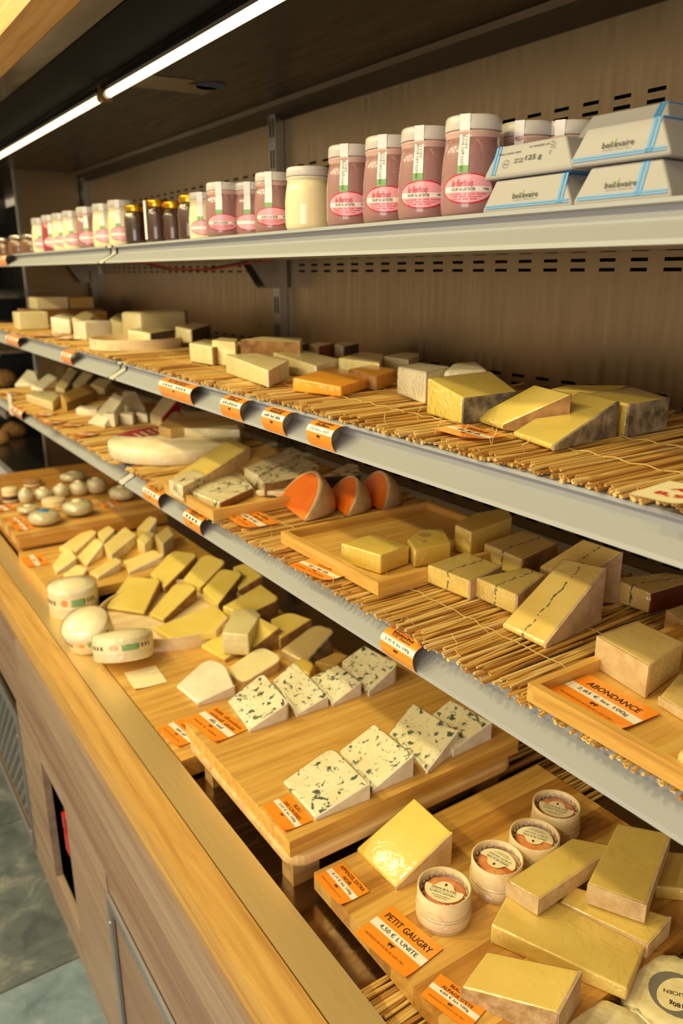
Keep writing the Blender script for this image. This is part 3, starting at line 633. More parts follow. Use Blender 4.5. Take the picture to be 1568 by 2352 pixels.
 {'n': 'cheese_block', 'l': 'yellow wedge with round holes in the middle wooden tray', 'c': 'cheese', 'm': 'gruyere', 't': [(0.7044, 0.8569, 1.2614), (0.7674, 0.8461, 1.2617), (0.8034, 0.9038, 1.2631), (0.7657, 0.9239, 1.2631), (0.7234, 0.8986, 1.2623)], 'b': 1.232, 'r': None, 'w': 1, 'bv': 0.0025, 'v': None, 'g': None},
 {'n': 'cheese_block', 'l': 'tall yellow wedge against the near wall of the middle tray', 'c': 'cheese', 'm': 'gruyere', 't': [(0.8076, 0.8456, 1.2725), (0.9117, 0.8604, 1.2728), (0.9392, 0.8987, 1.2765), (0.8695, 0.9043, 1.2779), (0.8038, 0.8798, 1.2761)], 'b': 1.232, 'r': None, 'w': 1, 'bv': 0.0025, 'v': None, 'g': None},
 {'n': 'cheese_slab', 'l': 'long yellow slab lying behind the veined pieces in the far tray', 'c': 'cheese', 'm': 'tome', 't': [(0.5915, 1.4249, 1.254), (0.7719, 1.5214, 1.2908), (0.7756, 1.6269, 1.292), (0.5898, 1.5111, 1.254)], 'b': 1.232, 'r': ['tanrind', None, None, None], 'w': 1, 'bv': 0.0025, 'v': None, 'g': None},
 {'n': 'cheese_slab', 'l': 'white slab with dark wavy veins at far side of the tray', 'c': 'cheese', 'm': 'marble', 't': [(0.556, 1.3856, 1.262), (0.6885, 1.4914, 1.262), (0.6774, 1.5423, 1.262), (0.5544, 1.455, 1.262)], 'b': 1.232, 'r': None, 'w': 1, 'bv': 0.0025, 'v': None, 'g': None},
 {'n': 'cheese_slab', 'l': 'bright white dark-veined slab at the front of the far tray', 'c': 'cheese', 'm': 'marble', 't': [(0.5915, 1.2949, 1.2465), (0.694, 1.3557, 1.2465), (0.7399, 1.5129, 1.2465), (0.6936, 1.5256, 1.2466), (0.5748, 1.4374, 1.2465)], 'b': 1.232, 'r': ['brownrind', None, None, None, None], 'w': 1, 'bv': 0.0025, 'v': None, 'g': None},
 {'n': 'cheese_block', 'l': 'tan block behind the dark-veined slabs', 'c': 'cheese', 'm': 'tan', 't': [(0.7548, 1.4855, 1.252), (0.8389, 1.5142, 1.2748), (0.8377, 1.5648, 1.282), (0.7245, 1.5306, 1.252)], 'b': 1.232, 'r': None, 'w': 0, 'bv': 0.0025, 'v': None, 'g': None},
 {'n': 'cheese_slab', 'l': 'narrow dark-veined slab at the back of the far tray', 'c': 'cheese', 'm': 'marble', 't': [(0.7195, 1.3841, 1.262), (0.8799, 1.4779, 1.2712), (0.8961, 1.5461, 1.272), (0.7231, 1.4535, 1.262)], 'b': 1.232, 'r': None, 'w': 1, 'bv': 0.0025, 'v': None, 'g': None},
 {'n': 'cheese_slab', 'l': 'wide grey-veined slab in shade behind the orange half rounds', 'c': 'cheese', 'm': 'marble', 't': [(0.7032, 1.3262, 1.258), (0.8164, 1.3205, 1.265), (0.8469, 1.3526, 1.2664), (0.852, 1.3586, 1.2666), (0.8561, 1.3651, 1.2667), (0.8594, 1.3719, 1.2668), (0.8618, 1.3792, 1.2668), (0.8632, 1.387, 1.2668), (0.8743, 1.4725, 1.266), (0.7238, 1.4, 1.258)], 'b': 1.232, 'r': ['brownrind', None, None, None, None, None, None, None, None, None], 'w': 1, 'bv': 0.0025, 'v': None, 'g': None},
 {'n': 'cheese_piece', 'l': 'small veined end piece in the near corner of the far tray', 'c': 'cheese', 'm': 'marble', 't': [(0.7416, 1.2885, 1.2463), (0.8178, 1.3897, 1.2455), (0.7628, 1.3749, 1.2446), (0.6915, 1.3418, 1.2437)], 'b': 1.232, 'r': ['darkrind', None, None, None], 'w': 1, 'bv': 0.0025, 'v': None, 'g': None},
 {'n': 'cheese_block', 'l': 'grey-veined wrapped block behind the three orange half rounds', 'c': 'cheese', 'm': 'marble', 't': [(0.8811, 1.2485, 1.269), (0.9236, 1.3184, 1.269), (0.9158, 1.3429, 1.269), (0.8026, 1.277, 1.269)], 'b': 1.224, 'r': [None, None, None, 'darkrind'], 'w': 1, 'bv': 0.0025, 'v': None, 'g': None},
 {'n': 'cheese_block', 'l': 'white block lying on top of the big round wheel', 'c': 'cheese', 'm': 'pale', 't': [(0.868, 1.7578, 1.2812), (0.8894, 1.8127, 1.2814), (0.7636, 1.9019, 1.2834), (0.7247, 1.8702, 1.2835)], 'b': 1.26, 'r': None, 'w': 1, 'bv': 0.0025, 'v': None, 'g': None},
 {'n': 'cheese_wedge', 'l': 'large brownish wedge behind the white block on the round wheel', 'c': 'cheese', 'm': 'tan', 't': [(0.7174, 1.8461, 1.2849), (0.9252, 1.848, 1.2849), (0.9802, 1.9829, 1.2849), (0.8207, 2.0766, 1.2849), (0.7091, 1.9012, 1.2849)], 'b': 1.26, 'r': None, 'w': 1, 'bv': 0.0025, 'v': None, 'g': None},
 {'n': 'cheese_wedge', 'l': 'bright wrapped wedge standing on end with shiny edge on far lower shelf', 'c': 'cheese', 'm': 'white', 't': [(0.6803, 2.2626, 1.2352), (0.7655, 2.3331, 1.2951), (0.7694, 2.4287, 1.3004), (0.661, 2.3677, 1.227)], 'b': 1.224, 'r': None, 'w': 1, 'bv': 0.0025, 'v': None, 'g': None},
 {'n': 'cheese_wedge', 'l': 'wrapped white wedge peak behind the bright wrapped one', 'c': 'cheese', 'm': 'white', 't': [(0.8429, 2.3662, 1.254), (0.8616, 2.493, 1.289), (0.8342, 2.5316, 1.2895), (0.7895, 2.4584, 1.259)], 'b': 1.224, 'r': None, 'w': 1, 'bv': 0.0025, 'v': None, 'g': None},
 {'n': 'cheese_cube', 'l': 'leftmost small white cube between wheel and bright wedge', 'c': 'cheese', 'm': 'white', 't': [(0.709, 2.2561, 1.2628), (0.7304, 2.2892, 1.2624), (0.7136, 2.3348, 1.2615), (0.6912, 2.3015, 1.2619)], 'b': 1.224, 'r': None, 'w': 0, 'bv': 0.004, 'v': None, 'g': None},
 {'n': 'cheese_cube', 'l': 'middle small white cube beside the wheel with orange sticker', 'c': 'cheese', 'm': 'white', 't': [(0.7622, 2.2527, 1.2553), (0.7854, 2.2991, 1.2555), (0.7633, 2.3407, 1.2558), (0.7373, 2.3038, 1.2556)], 'b': 1.224, 'r': None, 'w': 0, 'bv': 0.004, 'v': None, 'g': None},
 {'n': 'cheese_cube', 'l': 'rightmost small white cube behind the wheel edge', 'c': 'cheese', 'm': 'white', 't': [(0.8133, 2.2689, 1.2504), (0.8306, 2.3037, 1.2517), (0.8113, 2.3298, 1.254), (0.7904, 2.3023, 1.2532)], 'b': 1.224, 'r': None, 'w': 0, 'bv': 0.004, 'v': None, 'g': None},
 {'n': 'cheese_wedge', 'l': 'half-round tan cheese with orange-tinged top on far lower shelf', 'c': 'cheese', 'm': 'tan', 't': [(0.6693, 2.6205, 1.2529), (0.8304, 2.8073, 1.2555), (0.8162, 2.8325, 1.2722), (0.8127, 2.8373, 1.2758), (0.8088, 2.8396, 1.2786), (0.8046, 2.8395, 1.2804), (0.8, 2.837, 1.2815), (0.7952, 2.832, 1.2817), (0.6657, 2.6717, 1.2754)], 'b': 1.224, 'r': None, 'w': 0, 'bv': 0.004, 'v': None, 'g': None},
 {'n': 'cheese_pack', 'l': 'clear wrapped flat pack in front of the half-round tan cheese', 'c': 'cheese', 'm': 'pale', 't': [(0.6299, 2.6394, 1.254), (0.7242, 2.8557, 1.254), (0.6634, 2.9503, 1.254), (0.6021, 2.8909, 1.254)], 'b': 1.224, 'r': None, 'w': 1, 'bv': 0.006, 'v': None, 'g': None},
 {'n': 'cheese_wedge', 'l': 'cone-like pale wedge at the far end of the lower shelf', 'c': 'cheese', 'm': 'white', 't': [(0.7418, 3.2694, 1.239), (0.765, 3.4385, 1.269), (0.7429, 3.4763, 1.274), (0.6515, 3.3022, 1.239)], 'b': 1.224, 'r': None, 'w': 0, 'bv': 0.006, 'v': None, 'g': None},
 {'n': 'cheese_wedge', 'l': 'second pale wedge from the far end, lying on its side', 'c': 'cheese', 'm': 'white', 't': [(0.7132, 3.1126, 1.2355), (0.7986, 3.2165, 1.2645), (0.7881, 3.3044, 1.2736), (0.6857, 3.1846, 1.2394)], 'b': 1.224, 'r': None, 'w': 0, 'bv': 0.004, 'v': None, 'g': None},
 {'n': 'cheese_wedge', 'l': 'greyish upright wedge with dark side, third from the far end', 'c': 'cheese', 'm': 'pale', 't': [(0.7735, 3.0334, 1.2382), (0.8979, 3.2857, 1.2747), (0.8829, 3.3557, 1.2833), (0.755, 3.0891, 1.2448)], 'b': 1.224, 'r': ['greyrind', None, None, None], 'w': 0, 'bv': 0.0025, 'v': None, 'g': None},
 {'n': 'cheese_wedge', 'l': 'fourth greyish wedge in the far back row', 'c': 'cheese', 'm': 'pale', 't': [(0.8349, 3.0188, 1.2431), (0.9155, 3.1322, 1.275), (0.9107, 3.2436, 1.278), (0.8273, 3.1253, 1.245)], 'b': 1.224, 'r': ['greyrind', None, None, None], 'w': 0, 'bv': 0.0025, 'v': None, 'g': None},
 {'n': 'cheese_wedge', 'l': 'dim pale wedge under the shelf joint in the far back row', 'c': 'cheese', 'm': 'pale', 't': [(0.8872, 2.9103, 1.245), (0.9542, 3.0247, 1.263), (0.9211, 3.0921, 1.2651), (0.869, 3.0247, 1.2529)], 'b': 1.224, 'r': None, 'w': 0, 'bv': 0.0025, 'v': None, 'g': None},
 {'n': 'cheese_wedge', 'l': 'wrapped wedge with a red stripe behind the wheel', 'c': 'cheese', 'm': 'pale', 't': [(0.8207, 2.1679, 1.2528), (0.9043, 2.2354, 1.2952), (0.8961, 2.3297, 1.2975), (0.8151, 2.2506, 1.2555)], 'b': 1.224, 'r': ['redstripe', None, None, None], 'w': 1, 'bv': 0.0025, 'v': None, 'g': None},
 {'n': 'cheese_box', 'l': 'small white box on straw before the half-round tan cheese', 'c': 'cheese', 'm': 'white', 't': [(0.7239, 2.4755, 1.2448), (0.7511, 2.5273, 1.2449), (0.7023, 2.581, 1.2451), (0.676, 2.5376, 1.245)], 'b': 1.224, 'r': None, 'w': 0, 'bv': 0.002, 'v': None, 'g': None},
 {'n': 'blue_cheese_wedge', 'l': 'blue-veined wedge at the front corner of the board, beside the price card', 'c': 'cheese', 'm': 'blue', 't': [(0.4889, 0.8024, 0.9152), (0.5809, 0.7974, 0.9373), (0.5853, 0.8881, 0.937), (0.5848, 0.8953, 0.9368), (0.5828, 0.9007, 0.9362), (0.5791, 0.9044, 0.9353), (0.5738, 0.9063, 0.934), (0.5668, 0.9065, 0.9323), (0.4928, 0.9006, 0.9147)], 'b': 0.91, 'r': ['whiterind', None, None, None, None, None, None, None, None], 'w': 1, 'bv': 0.004, 'v': None, 'g': None},
 {'n': 'blue_cheese_wedge', 'l': 'second blue-veined wedge from the front corner of the board', 'c': 'cheese', 'm': 'blue', 't': [(0.5925, 0.8055, 0.9161), (0.6685, 0.8045, 0.9481), (0.6751, 0.9147, 0.9433), (0.608, 0.9184, 0.9149)], 'b': 0.91, 'r': ['whiterind', None, None, None], 'w': 1, 'bv': 0.003, 'v': None, 'g': None},
 {'n': 'blue_cheese_wedge', 'l': 'third blue-veined wedge, with a horizontal crack across its face', 'c': 'cheese', 'm': 'blue', 't': [(0.6903, 0.796, 0.9163), (0.7734, 0.819, 0.9464), (0.7728, 0.934, 0.9403), (0.7051, 0.9131, 0.9159)], 'b': 0.91, 'r': ['whiterind', None, None, None], 'w': 1, 'bv': 0.003, 'v': None, 'g': None},
 {'n': 'blue_cheese_wedge', 'l': 'blue-veined wedge at the shaded back corner of the board', 'c': 'cheese', 'm': 'blue', 't': [(0.7543, 0.8076, 0.9232), (0.8408, 0.811, 0.943), (0.8223, 0.8939, 0.9504), (0.7776, 0.888, 0.9396)], 'b': 0.91, 'r': ['whiterind', None, None, None], 'w': 1, 'bv': 0.003, 'v': None, 'g': None},
 {'n': 'blue_cheese_wedge', 'l': 'dark-spotted wedge beside the glossy card on the far side of board', 'c': 'cheese', 'm': 'blue2', 't': [(0.5144, 1.0547, 0.916), (0.583, 1.0541, 0.939), (0.5865, 1.0544, 0.9402), (0.5893, 1.0556, 0.941), (0.5914, 1.0576, 0.9417), (0.5928, 1.0604, 0.942), (0.5936, 1.0639, 0.9421), (0.604, 1.1593, 0.9415), (0.6041, 1.1645, 0.9412), (0.6028, 1.1684, 0.9407), (0.6004, 1.1709, 0.9397), (0.5966, 1.172, 0.9384), (0.5916, 1.1717, 0.9367), (0.5265, 1.1602, 0.9154)], 'b': 0.91, 'r': ['whiterind', 'whiterind', 'whiterind', 'whiterind', 'whiterind', 'whiterind', None, None, None, None, None, None, None, None], 'w': 1, 'bv': 0.004, 'v': None, 'g': None},
 {'n': 'blue_cheese_wedge', 'l': 'dark-spotted wedge second in the far row, with shiny film', 'c': 'cheese', 'm': 'blue2', 't': [(0.6044, 1.0497, 0.9161), (0.6704, 1.0502, 0.9313), (0.6752, 1.1746, 0.945), (0.6173, 1.1572, 0.93)], 'b': 0.91, 'r': ['whiterind', None, None, None], 'w': 1, 'bv': 0.004, 'v': None, 'g': None},
 {'n': 'blue_cheese_wedge', 'l': 'dark-spotted wedge third in the far row, half in shade', 'c': 'cheese', 'm': 'blue2', 't': [(0.6767, 1.0442, 0.9162), (0.7416, 1.048, 0.938), (0.7401, 1.1227, 0.941), (0.687, 1.137, 0.924)], 'b': 0.91, 'r': ['whiterind', None, None, None], 'w': 1, 'bv': 0.003, 'v': None, 'g': None},
 {'n': 'blue_cheese_wedge', 'l': 'large dark-spotted wedge at shaded end of the far row under the shelf', 'c': 'cheese', 'm': 'blue2', 't': [(0.7509, 1.036, 0.9208), (0.8162, 1.0478, 0.9439), (0.8212, 1.0493, 0.9457), (0.8249, 1.0518, 0.947), (0.8274, 1.0553, 0.948), (0.8287, 1.0598, 0.9486), (0.8287, 1.0653, 0.9488), (0.8206, 1.1483, 0.949), (0.7657, 1.1475, 0.93)], 'b': 0.91, 'r': ['whiterind', 'whiterind', 'whiterind', 'whiterind', 'whiterind', 'whiterind', None, None, None], 'w': 1, 'bv': 0.004, 'v': None, 'g': None},
 {'n': 'cheese_wedge', 'l': 'white film-wrapped wedge with bright highlight on the middle board', 'c': 'cheese', 'm': 'white', 't': [(0.5074, 1.2608, 0.8677), (0.5844, 1.2555, 0.8833), (0.5986, 1.3137, 0.8876), (0.6, 1.3215, 0.8881), (0.6007, 1.3292, 0.8884), (0.6005, 1.3369, 0.8885), (0.5995, 1.3446, 0.8885), (0.5976, 1.3523, 0.8883), (0.5949, 1.3615, 0.888), (0.5912, 1.3704, 0.8874), (0.5861, 1.3764, 0.8865), (0.5797, 1.3793, 0.8853), (0.572, 1.3793, 0.8837), (0.563, 1.3762, 0.8818), (0.499, 1.346, 0.8679)], 'b': 0.86, 'r': ['whiterind', None, None, None, None, None, None, None, None, None, None, None, None, None, None], 'w': 1, 'bv': 0.004, 'v': None, 'g': None},
 {'n': 'cheese_slice', 'l': 'cream oval-ended slice beside the white film-wrapped wedge', 'c': 'cheese', 'm': 'pale', 't': [(0.6114, 1.2946, 0.8702), (0.6119, 1.2876, 0.8702), (0.614, 1.2824, 0.8704), (0.6178, 1.2792, 0.8708), (0.6231, 1.278, 0.8715), (0.6301, 1.2786, 0.8724), (0.6925, 1.2915, 0.8807), (0.7028, 1.2948, 0.8821), (0.7104, 1.3, 0.8831), (0.7153, 1.3072, 0.8838), (0.7175, 1.3162, 0.8842), (0.717, 1.3271, 0.8843), (0.7136, 1.3482, 0.8842), (0.7108, 1.3585, 0.8839), (0.7061, 1.3657, 0.8834), (0.6994, 1.3699, 0.8826), (0.6909, 1.3709, 0.8815), (0.6805, 1.3689, 0.8801), (0.6325, 1.354, 0.8737), (0.6257, 1.3511, 0.8728), (0.6203, 1.347, 0.8721), (0.6163, 1.3419, 0.8715), (0.6138, 1.3356, 0.8711), (0.6128, 1.3281, 0.8708)], 'b': 0.86, 'r': ['tanrind', 'tanrind', 'tanrind', 'tanrind', 'tanrind', 'tanrind', 'tanrind', 'tanrind', 'tanrind', 'tanrind', 'tanrind', None, None, None, None, None, None, None, None, None, None, None, None, None], 'w': 0, 'bv': 0.005, 'v': None, 'g': None},
 {'n': 'cheese_slice', 'l': 'long beige slice with rounded end against the shaded shelf edge', 'c': 'cheese', 'm': 'beige', 't': [(0.7541, 1.2682, 0.8766), (0.8356, 1.298, 0.9034), (0.8419, 1.3011, 0.9055), (0.8463, 1.3053, 0.9073), (0.8489, 1.3104, 0.9085), (0.8496, 1.3166, 0.9094), (0.8485, 1.3239, 0.9098), (0.8462, 1.3328, 0.91), (0.8427, 1.3421, 0.9099), (0.8377, 1.349, 0.9092), (0.8312, 1.3534, 0.9078), (0.8233, 1.3555, 0.9056), (0.8138, 1.3552, 0.9028), (0.7375, 1.3442, 0.8795)], 'b': 0.86, 'r': ['greyrind', 'greyrind', 'greyrind', 'greyrind', 'greyrind', 'greyrind', None, None, None, None, None, None, None, None], 'w': 1, 'bv': 0.004, 'v': None, 'g': None},
 {'n': 'cheese_piece', 'l': 'yellow wrapped piece behind the second dark-spotted wedge', 'c': 'cheese', 'm': 'gruyere', 't': [(0.7157, 1.1844, 0.9), (0.736, 1.2036, 0.9), (0.741, 1.2093, 0.9), (0.7444, 1.2154, 0.9), (0.7461, 1.222, 0.9), (0.7461, 1.229, 0.9), (0.7445, 1.2364, 0.9), (0.7438, 1.2388, 0.9), (0.7409, 1.2453, 0.9), (0.737, 1.2496, 0.9), (0.7322, 1.2517, 0.9), (0.7264, 1.2516, 0.9), (0.7197, 1.2493, 0.9), (0.6948, 1.2374, 0.9)], 'b': 0.86, 'r': None, 'w': 1, 'bv': 0.006, 'v': None, 'g': None},
 {'n': 'cheese_piece', 'l': 'tan flat piece behind the dark-spotted wedges under the shelf', 'c': 'cheese', 'm': 'tan', 't': [(0.7798, 1.191, 0.895), (0.8283, 1.215, 0.895), (0.8132, 1.2417, 0.895), (0.7545, 1.2305, 0.895)], 'b': 0.86, 'r': None, 'w': 0, 'bv': 0.0025, 'v': None, 'g': None},
 {'n': 'cheese_slice', 'l': 'bright yellow slice at left of the round wooden tray', 'c': 'cheese', 'm': 'tome', 't': [(0.5639, 1.6958, 0.88), (0.6517, 1.8208, 0.8975), (0.6538, 1.8247, 0.898), (0.6548, 1.8284, 0.8984), (0.6545, 1.8321, 0.8987), (0.653, 1.8358, 0.8988), (0.6504, 1.8393, 0.8989), (0.5945, 1.8995, 0.899), (0.4991, 1.7797, 0.8813)], 'b': 0.872, 'r': ['brownrind', 'brownrind', 'brownrind', 'brownrind', 'brownrind', 'brownrind', None, None, None], 'w': 0, 'bv': 0.003, 'v': None, 'g': None},
 {'n': 'cheese_slice', 'l': 'yellow slice second along the round wooden tray', 'c': 'cheese', 'm': 'tome', 't': [(0.5864, 1.6303, 0.8799), (0.6995, 1.711, 0.8991), (0.7049, 1.7159, 0.9001), (0.7083, 1.7212, 0.9008), (0.7095, 1.727, 0.9012), (0.7087, 1.7332, 0.9013), (0.7058, 1.74, 0.9012), (0.6904, 1.7675, 0.9002), (0.6862, 1.7733, 0.8998), (0.6818, 1.7765, 0.8993), (0.6769, 1.7773, 0.8987), (0.6716, 1.7756, 0.8978), (0.666, 1.7715, 0.8969), (0.5716, 1.6844, 0.88)], 'b': 0.872, 'r': ['brownrind', 'brownrind', 'brownrind', 'brownrind', 'brownrind', 'brownrind', None, None, None, None, None, None, None, None], 'w': 0, 'bv': 0.003, 'v': None, 'g': None},
 {'n': 'cheese_slice', 'l': 'yellow slice behind the leftmost one, partly in shade', 'c': 'cheese', 'm': 'tome', 't': [(0.6549, 1.7967, 0.887), (0.7714, 1.8692, 0.9221), (0.777, 1.8736, 0.9238), (0.7807, 1.8787, 0.925), (0.7823, 1.8844, 0.9257), (0.782, 1.8907, 0.9259), (0.7797, 1.8976, 0.9256), (0.7597, 1.9418, 0.922), (0.7543, 1.9509, 0.921), (0.748, 1.9564, 0.9195), (0.7409, 1.9584, 0.9176), (0.7329, 1.9568, 0.9154), (0.724, 1.9516, 0.9127), (0.6564, 1.9012, 0.892)], 'b': 0.872, 'r': ['brownrind', 'brownrind', 'brownrind', 'brownrind', 'brownrind', 'brownrind', None, None, None, None, None, None, None, None], 'w': 0, 'bv': 0.003, 'v': None, 'g': None},
 {'n': 'cheese_slice', 'l': 'shaded yellow slice leaning at the back of round tray', 'c': 'cheese', 'm': 'tome', 't': [(0.7316, 1.7445, 0.887), (0.8085, 1.7775, 0.9197), (0.8144, 1.7809, 0.9224), (0.8185, 1.7853, 0.9246), (0.8207, 1.7905, 0.9262), (0.8211, 1.7968, 0.9274), (0.8197, 1.8039, 0.9281), (0.8086, 1.8394, 0.9302), (0.8044, 1.8491, 0.9303), (0.7991, 1.8554, 0.9295), (0.7926, 1.8582, 0.9276), (0.7848, 1.8575, 0.9248), (0.7759, 1.8533, 0.9209), (0.7126, 1.8143, 0.892)], 'b': 0.872, 'r': ['brownrind', 'brownrind', 'brownrind', 'brownrind', 'brownrind', 'brownrind', None, None, None, None, None, None, None, None], 'w': 0, 'bv': 0.003, 'v': None, 'g': None},
 {'n': 'cheese_slice', 'l': 'brown-shaded slice with dark rind near the back of round tray', 'c': 'cheese', 'm': 'tome', 't': [(0.7198, 1.6128, 0.892), (0.812, 1.6772, 0.9219), (0.8173, 1.6819, 0.9237), (0.8206, 1.6871, 0.9251), (0.8218, 1.6928, 0.926), (0.8209, 1.699, 0.9265), (0.818, 1.7057, 0.9266), (0.8026, 1.733, 0.9259), (0.7984, 1.7388, 0.9255), (0.7937, 1.7424, 0.9248), (0.7884, 1.7438, 0.9237), (0.7827, 1.743, 0.9222), (0.7764, 1.7399, 0.9203), (0.7187, 1.7029, 0.902)], 'b': 0.872, 'r': ['darkrind', 'darkrind', 'darkrind', 'darkrind', 'darkrind', 'darkrind', None, None, None, None, None, None, None, None], 'w': 0, 'bv': 0.003, 'v': None, 'g': None},
 {'n': 'cheese_slice', 'l': 'farthest shaded slice in the heap beneath the lower shelf', 'c': 'cheese', 'm': 'tome', 't': [(0.7886, 1.6418, 0.902), (0.8619, 1.6513, 0.922), (0.8694, 1.7429, 0.9215), (0.8692, 1.7494, 0.9213), (0.8678, 1.755, 0.9207), (0.8649, 1.7597, 0.9198), (0.8607, 1.7635, 0.9185), (0.8551, 1.7664, 0.9169), (0.8382, 1.773, 0.912)], 'b': 0.872, 'r': ['brownrind', None, None, None, None, None, None, None, None], 'w': 0, 'bv': 0.003, 'v': None, 'g': None},
 {'n': 'cheese_slab', 'l': 'long brown-rinded slab right of the slices under the shelf', 'c': 'cheese', 'm': 'tome', 't': [(0.7362, 1.4996, 0.902), (0.8073, 1.4981, 0.9177), (0.8142, 1.4987, 0.9194), (0.8191, 1.5008, 0.9212), (0.822, 1.5045, 0.9231), (0.8231, 1.5097, 0.925), (0.8221, 1.5165, 0.9269), (0.81, 1.5648, 0.9396), (0.7033, 1.5542, 0.912)], 'b': 0.872, 'r': ['brownrind', 'brownrind', 'brownrind', 'brownrind', 'brownrind', 'brownrind', None, None, None], 'w': 1, 'bv': 0.004, 'v': None, 'g': None},
 {'n': 'cheese_slab', 'l': 'large bright yellow triangular slab at the front of the round tray', 'c': 'cheese', 'm': 'tome', 't': [(0.5626, 1.5106, 0.8827), (0.6502, 1.4837, 0.8908), (0.7012, 1.5238, 0.8975), (0.7059, 1.6018, 0.9006), (0.5484, 1.5943, 0.8841)], 'b': 0.872, 'r': [None, 'tanrind', None, None, None], 'w': 0, 'bv': 0.003, 'v': None, 'g': None},
 {'n': 'cheese_block', 'l': 'small pale block lying across the yellow slices', 'c': 'cheese', 'm': 'pale', 't': [(0.675, 1.3684, 0.922), (0.7455, 1.4433, 0.922), (0.7495, 1.4867, 0.922), (0.707, 1.5039, 0.922), (0.6318, 1.4079, 0.922)], 'b': 0.872, 'r': None, 'w': 1, 'bv': 0.003, 'v': None, 'g': None},
 {'n': 'cheese_slice', 'l': 'yellow slice under the small pale block', 'c': 'cheese', 'm': 'tome', 't': [(0.6282, 1.3911, 0.8683), (0.692, 1.4133, 0.8792), (0.6719, 1.4922, 0.8794), (0.6125, 1.4799, 0.8697)], 'b': 0.86, 'r': ['tanrind', None, None, None], 'w': 0, 'bv': 0.003, 'v': None, 'g': None},
 {'n': 'cheese_slice', 'l': 'yellow-brown slice right of the small pale block', 'c': 'cheese', 'm': 'tome', 't': [(0.6933, 1.3828, 0.88), (0.7603, 1.3847, 0.91), (0.7369, 1.4335, 0.9226), (0.6939, 1.4036, 0.89)], 'b': 0.86, 'r': ['brownrind', None, None, None], 'w': 0, 'bv': 0.003, 'v': None, 'g': None},
 {'n': 'cheese_slice', 'l': 'shaded slice at the back of the middle board near the shelf', 'c': 'cheese', 'm': 'tome', 't': [(0.7539, 1.3706, 0.89), (0.8409, 1.3818, 0.91), (0.8242, 1.4207, 0.9128), (0.8206, 1.4274, 0.9131), (0.8161, 1.4328, 0.913), (0.8106, 1.4368, 0.9125), (0.8042, 1.4395, 0.9116), (0.7968, 1.4409, 0.9103), (0.7695, 1.4434, 0.905)], 'b': 0.86, 'r': ['brownrind', None, None, None, None, None, None, None, None], 'w': 0, 'bv': 0.003, 'v': None, 'g': None},
 {'n': 'brie_slice', 'l': 'farthest left long cream slice against the far board edge', 'c': 'cheese', 'm': 'brie', 't': [(0.5338, 2.1692, 0.897), (0.6186, 2.2633, 0.9088), (0.6221, 2.2679, 0.9093), (0.6247, 2.2728, 0.9097), (0.6264, 2.278, 0.9101), (0.6271, 2.2835, 0.9104), (0.6269, 2.2893, 0.9106), (0.6248, 2.3086, 0.9112), (0.6234, 2.3153, 0.9114), (0.6209, 2.3194, 0.9113), (0.6173, 2.3209, 0.911), (0.6127, 2.3198, 0.9105), (0.607, 2.3161, 0.9099), (0.5065, 2.2363, 0.8972)], 'b': 0.885, 'r': ['whiterind', 'whiterind', 'whiterind', 'whiterind', 'whiterind', 'whiterind', None, None, None, None, None, None, None, None], 'w': 0, 'bv': 0.004, 'v': None, 'g': None},
 {'n': 'brie_slice', 'l': 'narrow cream slice nearest the orange card on the far board', 'c': 'cheese', 'm': 'brie', 't': [(0.4512, 2.0543, 0.8914), (0.5037, 2.0808, 0.9051), (0.5084, 2.0838, 0.9064), (0.5121, 2.0874, 0.9073), (0.5149, 2.0917, 0.9081), (0.5166, 2.0967, 0.9085), (0.5174, 2.1024, 0.9087), (0.521, 2.1769, 0.9095), (0.5209, 2.1835, 0.9094), (0.5197, 2.1872, 0.9091), (0.5175, 2.1881, 0.9085), (0.5142, 2.1861, 0.9077), (0.5099, 2.1813, 0.9065), (0.4572, 2.1127, 0.8928)], 'b': 0.885, 'r': ['whiterind', 'whiterind', 'whiterind', 'whiterind', 'whiterind', 'whiterind', None, None, None, None, None, None, None, None], 'w': 0, 'bv': 0.004, 'v': None, 'g': None},
 {'n': 'brie_slice', 'l': 'cream slice in the middle of the fan with a tan side', 'c': 'cheese', 'm': 'brie', 't': [(0.5335, 2.0607, 0.8928), (0.5929, 2.1184, 0.916), (0.5966, 2.1226, 0.9175), (0.5996, 2.1272, 0.9187), (0.6017, 2.1322, 0.9196), (0.603, 2.1376, 0.9202), (0.6034, 2.1434, 0.9205), (0.6037, 2.1707, 0.9214), (0.6032, 2.1775, 0.9214), (0.6013, 2.1817, 0.9208), (0.5983, 2.1836, 0.9197), (0.5939, 2.1829, 0.9181), (0.5883, 2.1798, 0.916), (0.5284, 2.1383, 0.893)], 'b': 0.885, 'r': ['whiterind', 'whiterind', 'whiterind', 'whiterind', 'whiterind', 'whiterind', None, None, None, None, None, None, None, None], 'w': 0, 'bv': 0.004, 'v': None, 'g': None},
 {'n': 'brie_slice', 'l': 'short cream slice beneath the far stacked boards', 'c': 'cheese', 'm': 'brie', 't': [(0.6137, 2.1535, 0.92), (0.6625, 2.2225, 0.92), (0.6656, 2.2275, 0.92), (0.6681, 2.2328, 0.92), (0.6699, 2.2382, 0.92), (0.6711, 2.2439, 0.92), (0.6717, 2.2498, 0.92), (0.6724, 2.2698, 0.92), (0.672, 2.2764, 0.92), (0.6705, 2.2804, 0.92), (0.6677, 2.2816, 0.92), (0.6638, 2.2801, 0.92), (0.6586, 2.2759, 0.92), (0.6236, 2.2424, 0.92)], 'b': 0.885, 'r': ['whiterind', 'whiterind', 'whiterind', 'whiterind', 'whiterind', 'whiterind', None, None, None, None, None, None, None, None], 'w': 0, 'bv': 0.004, 'v': None, 'g': None},
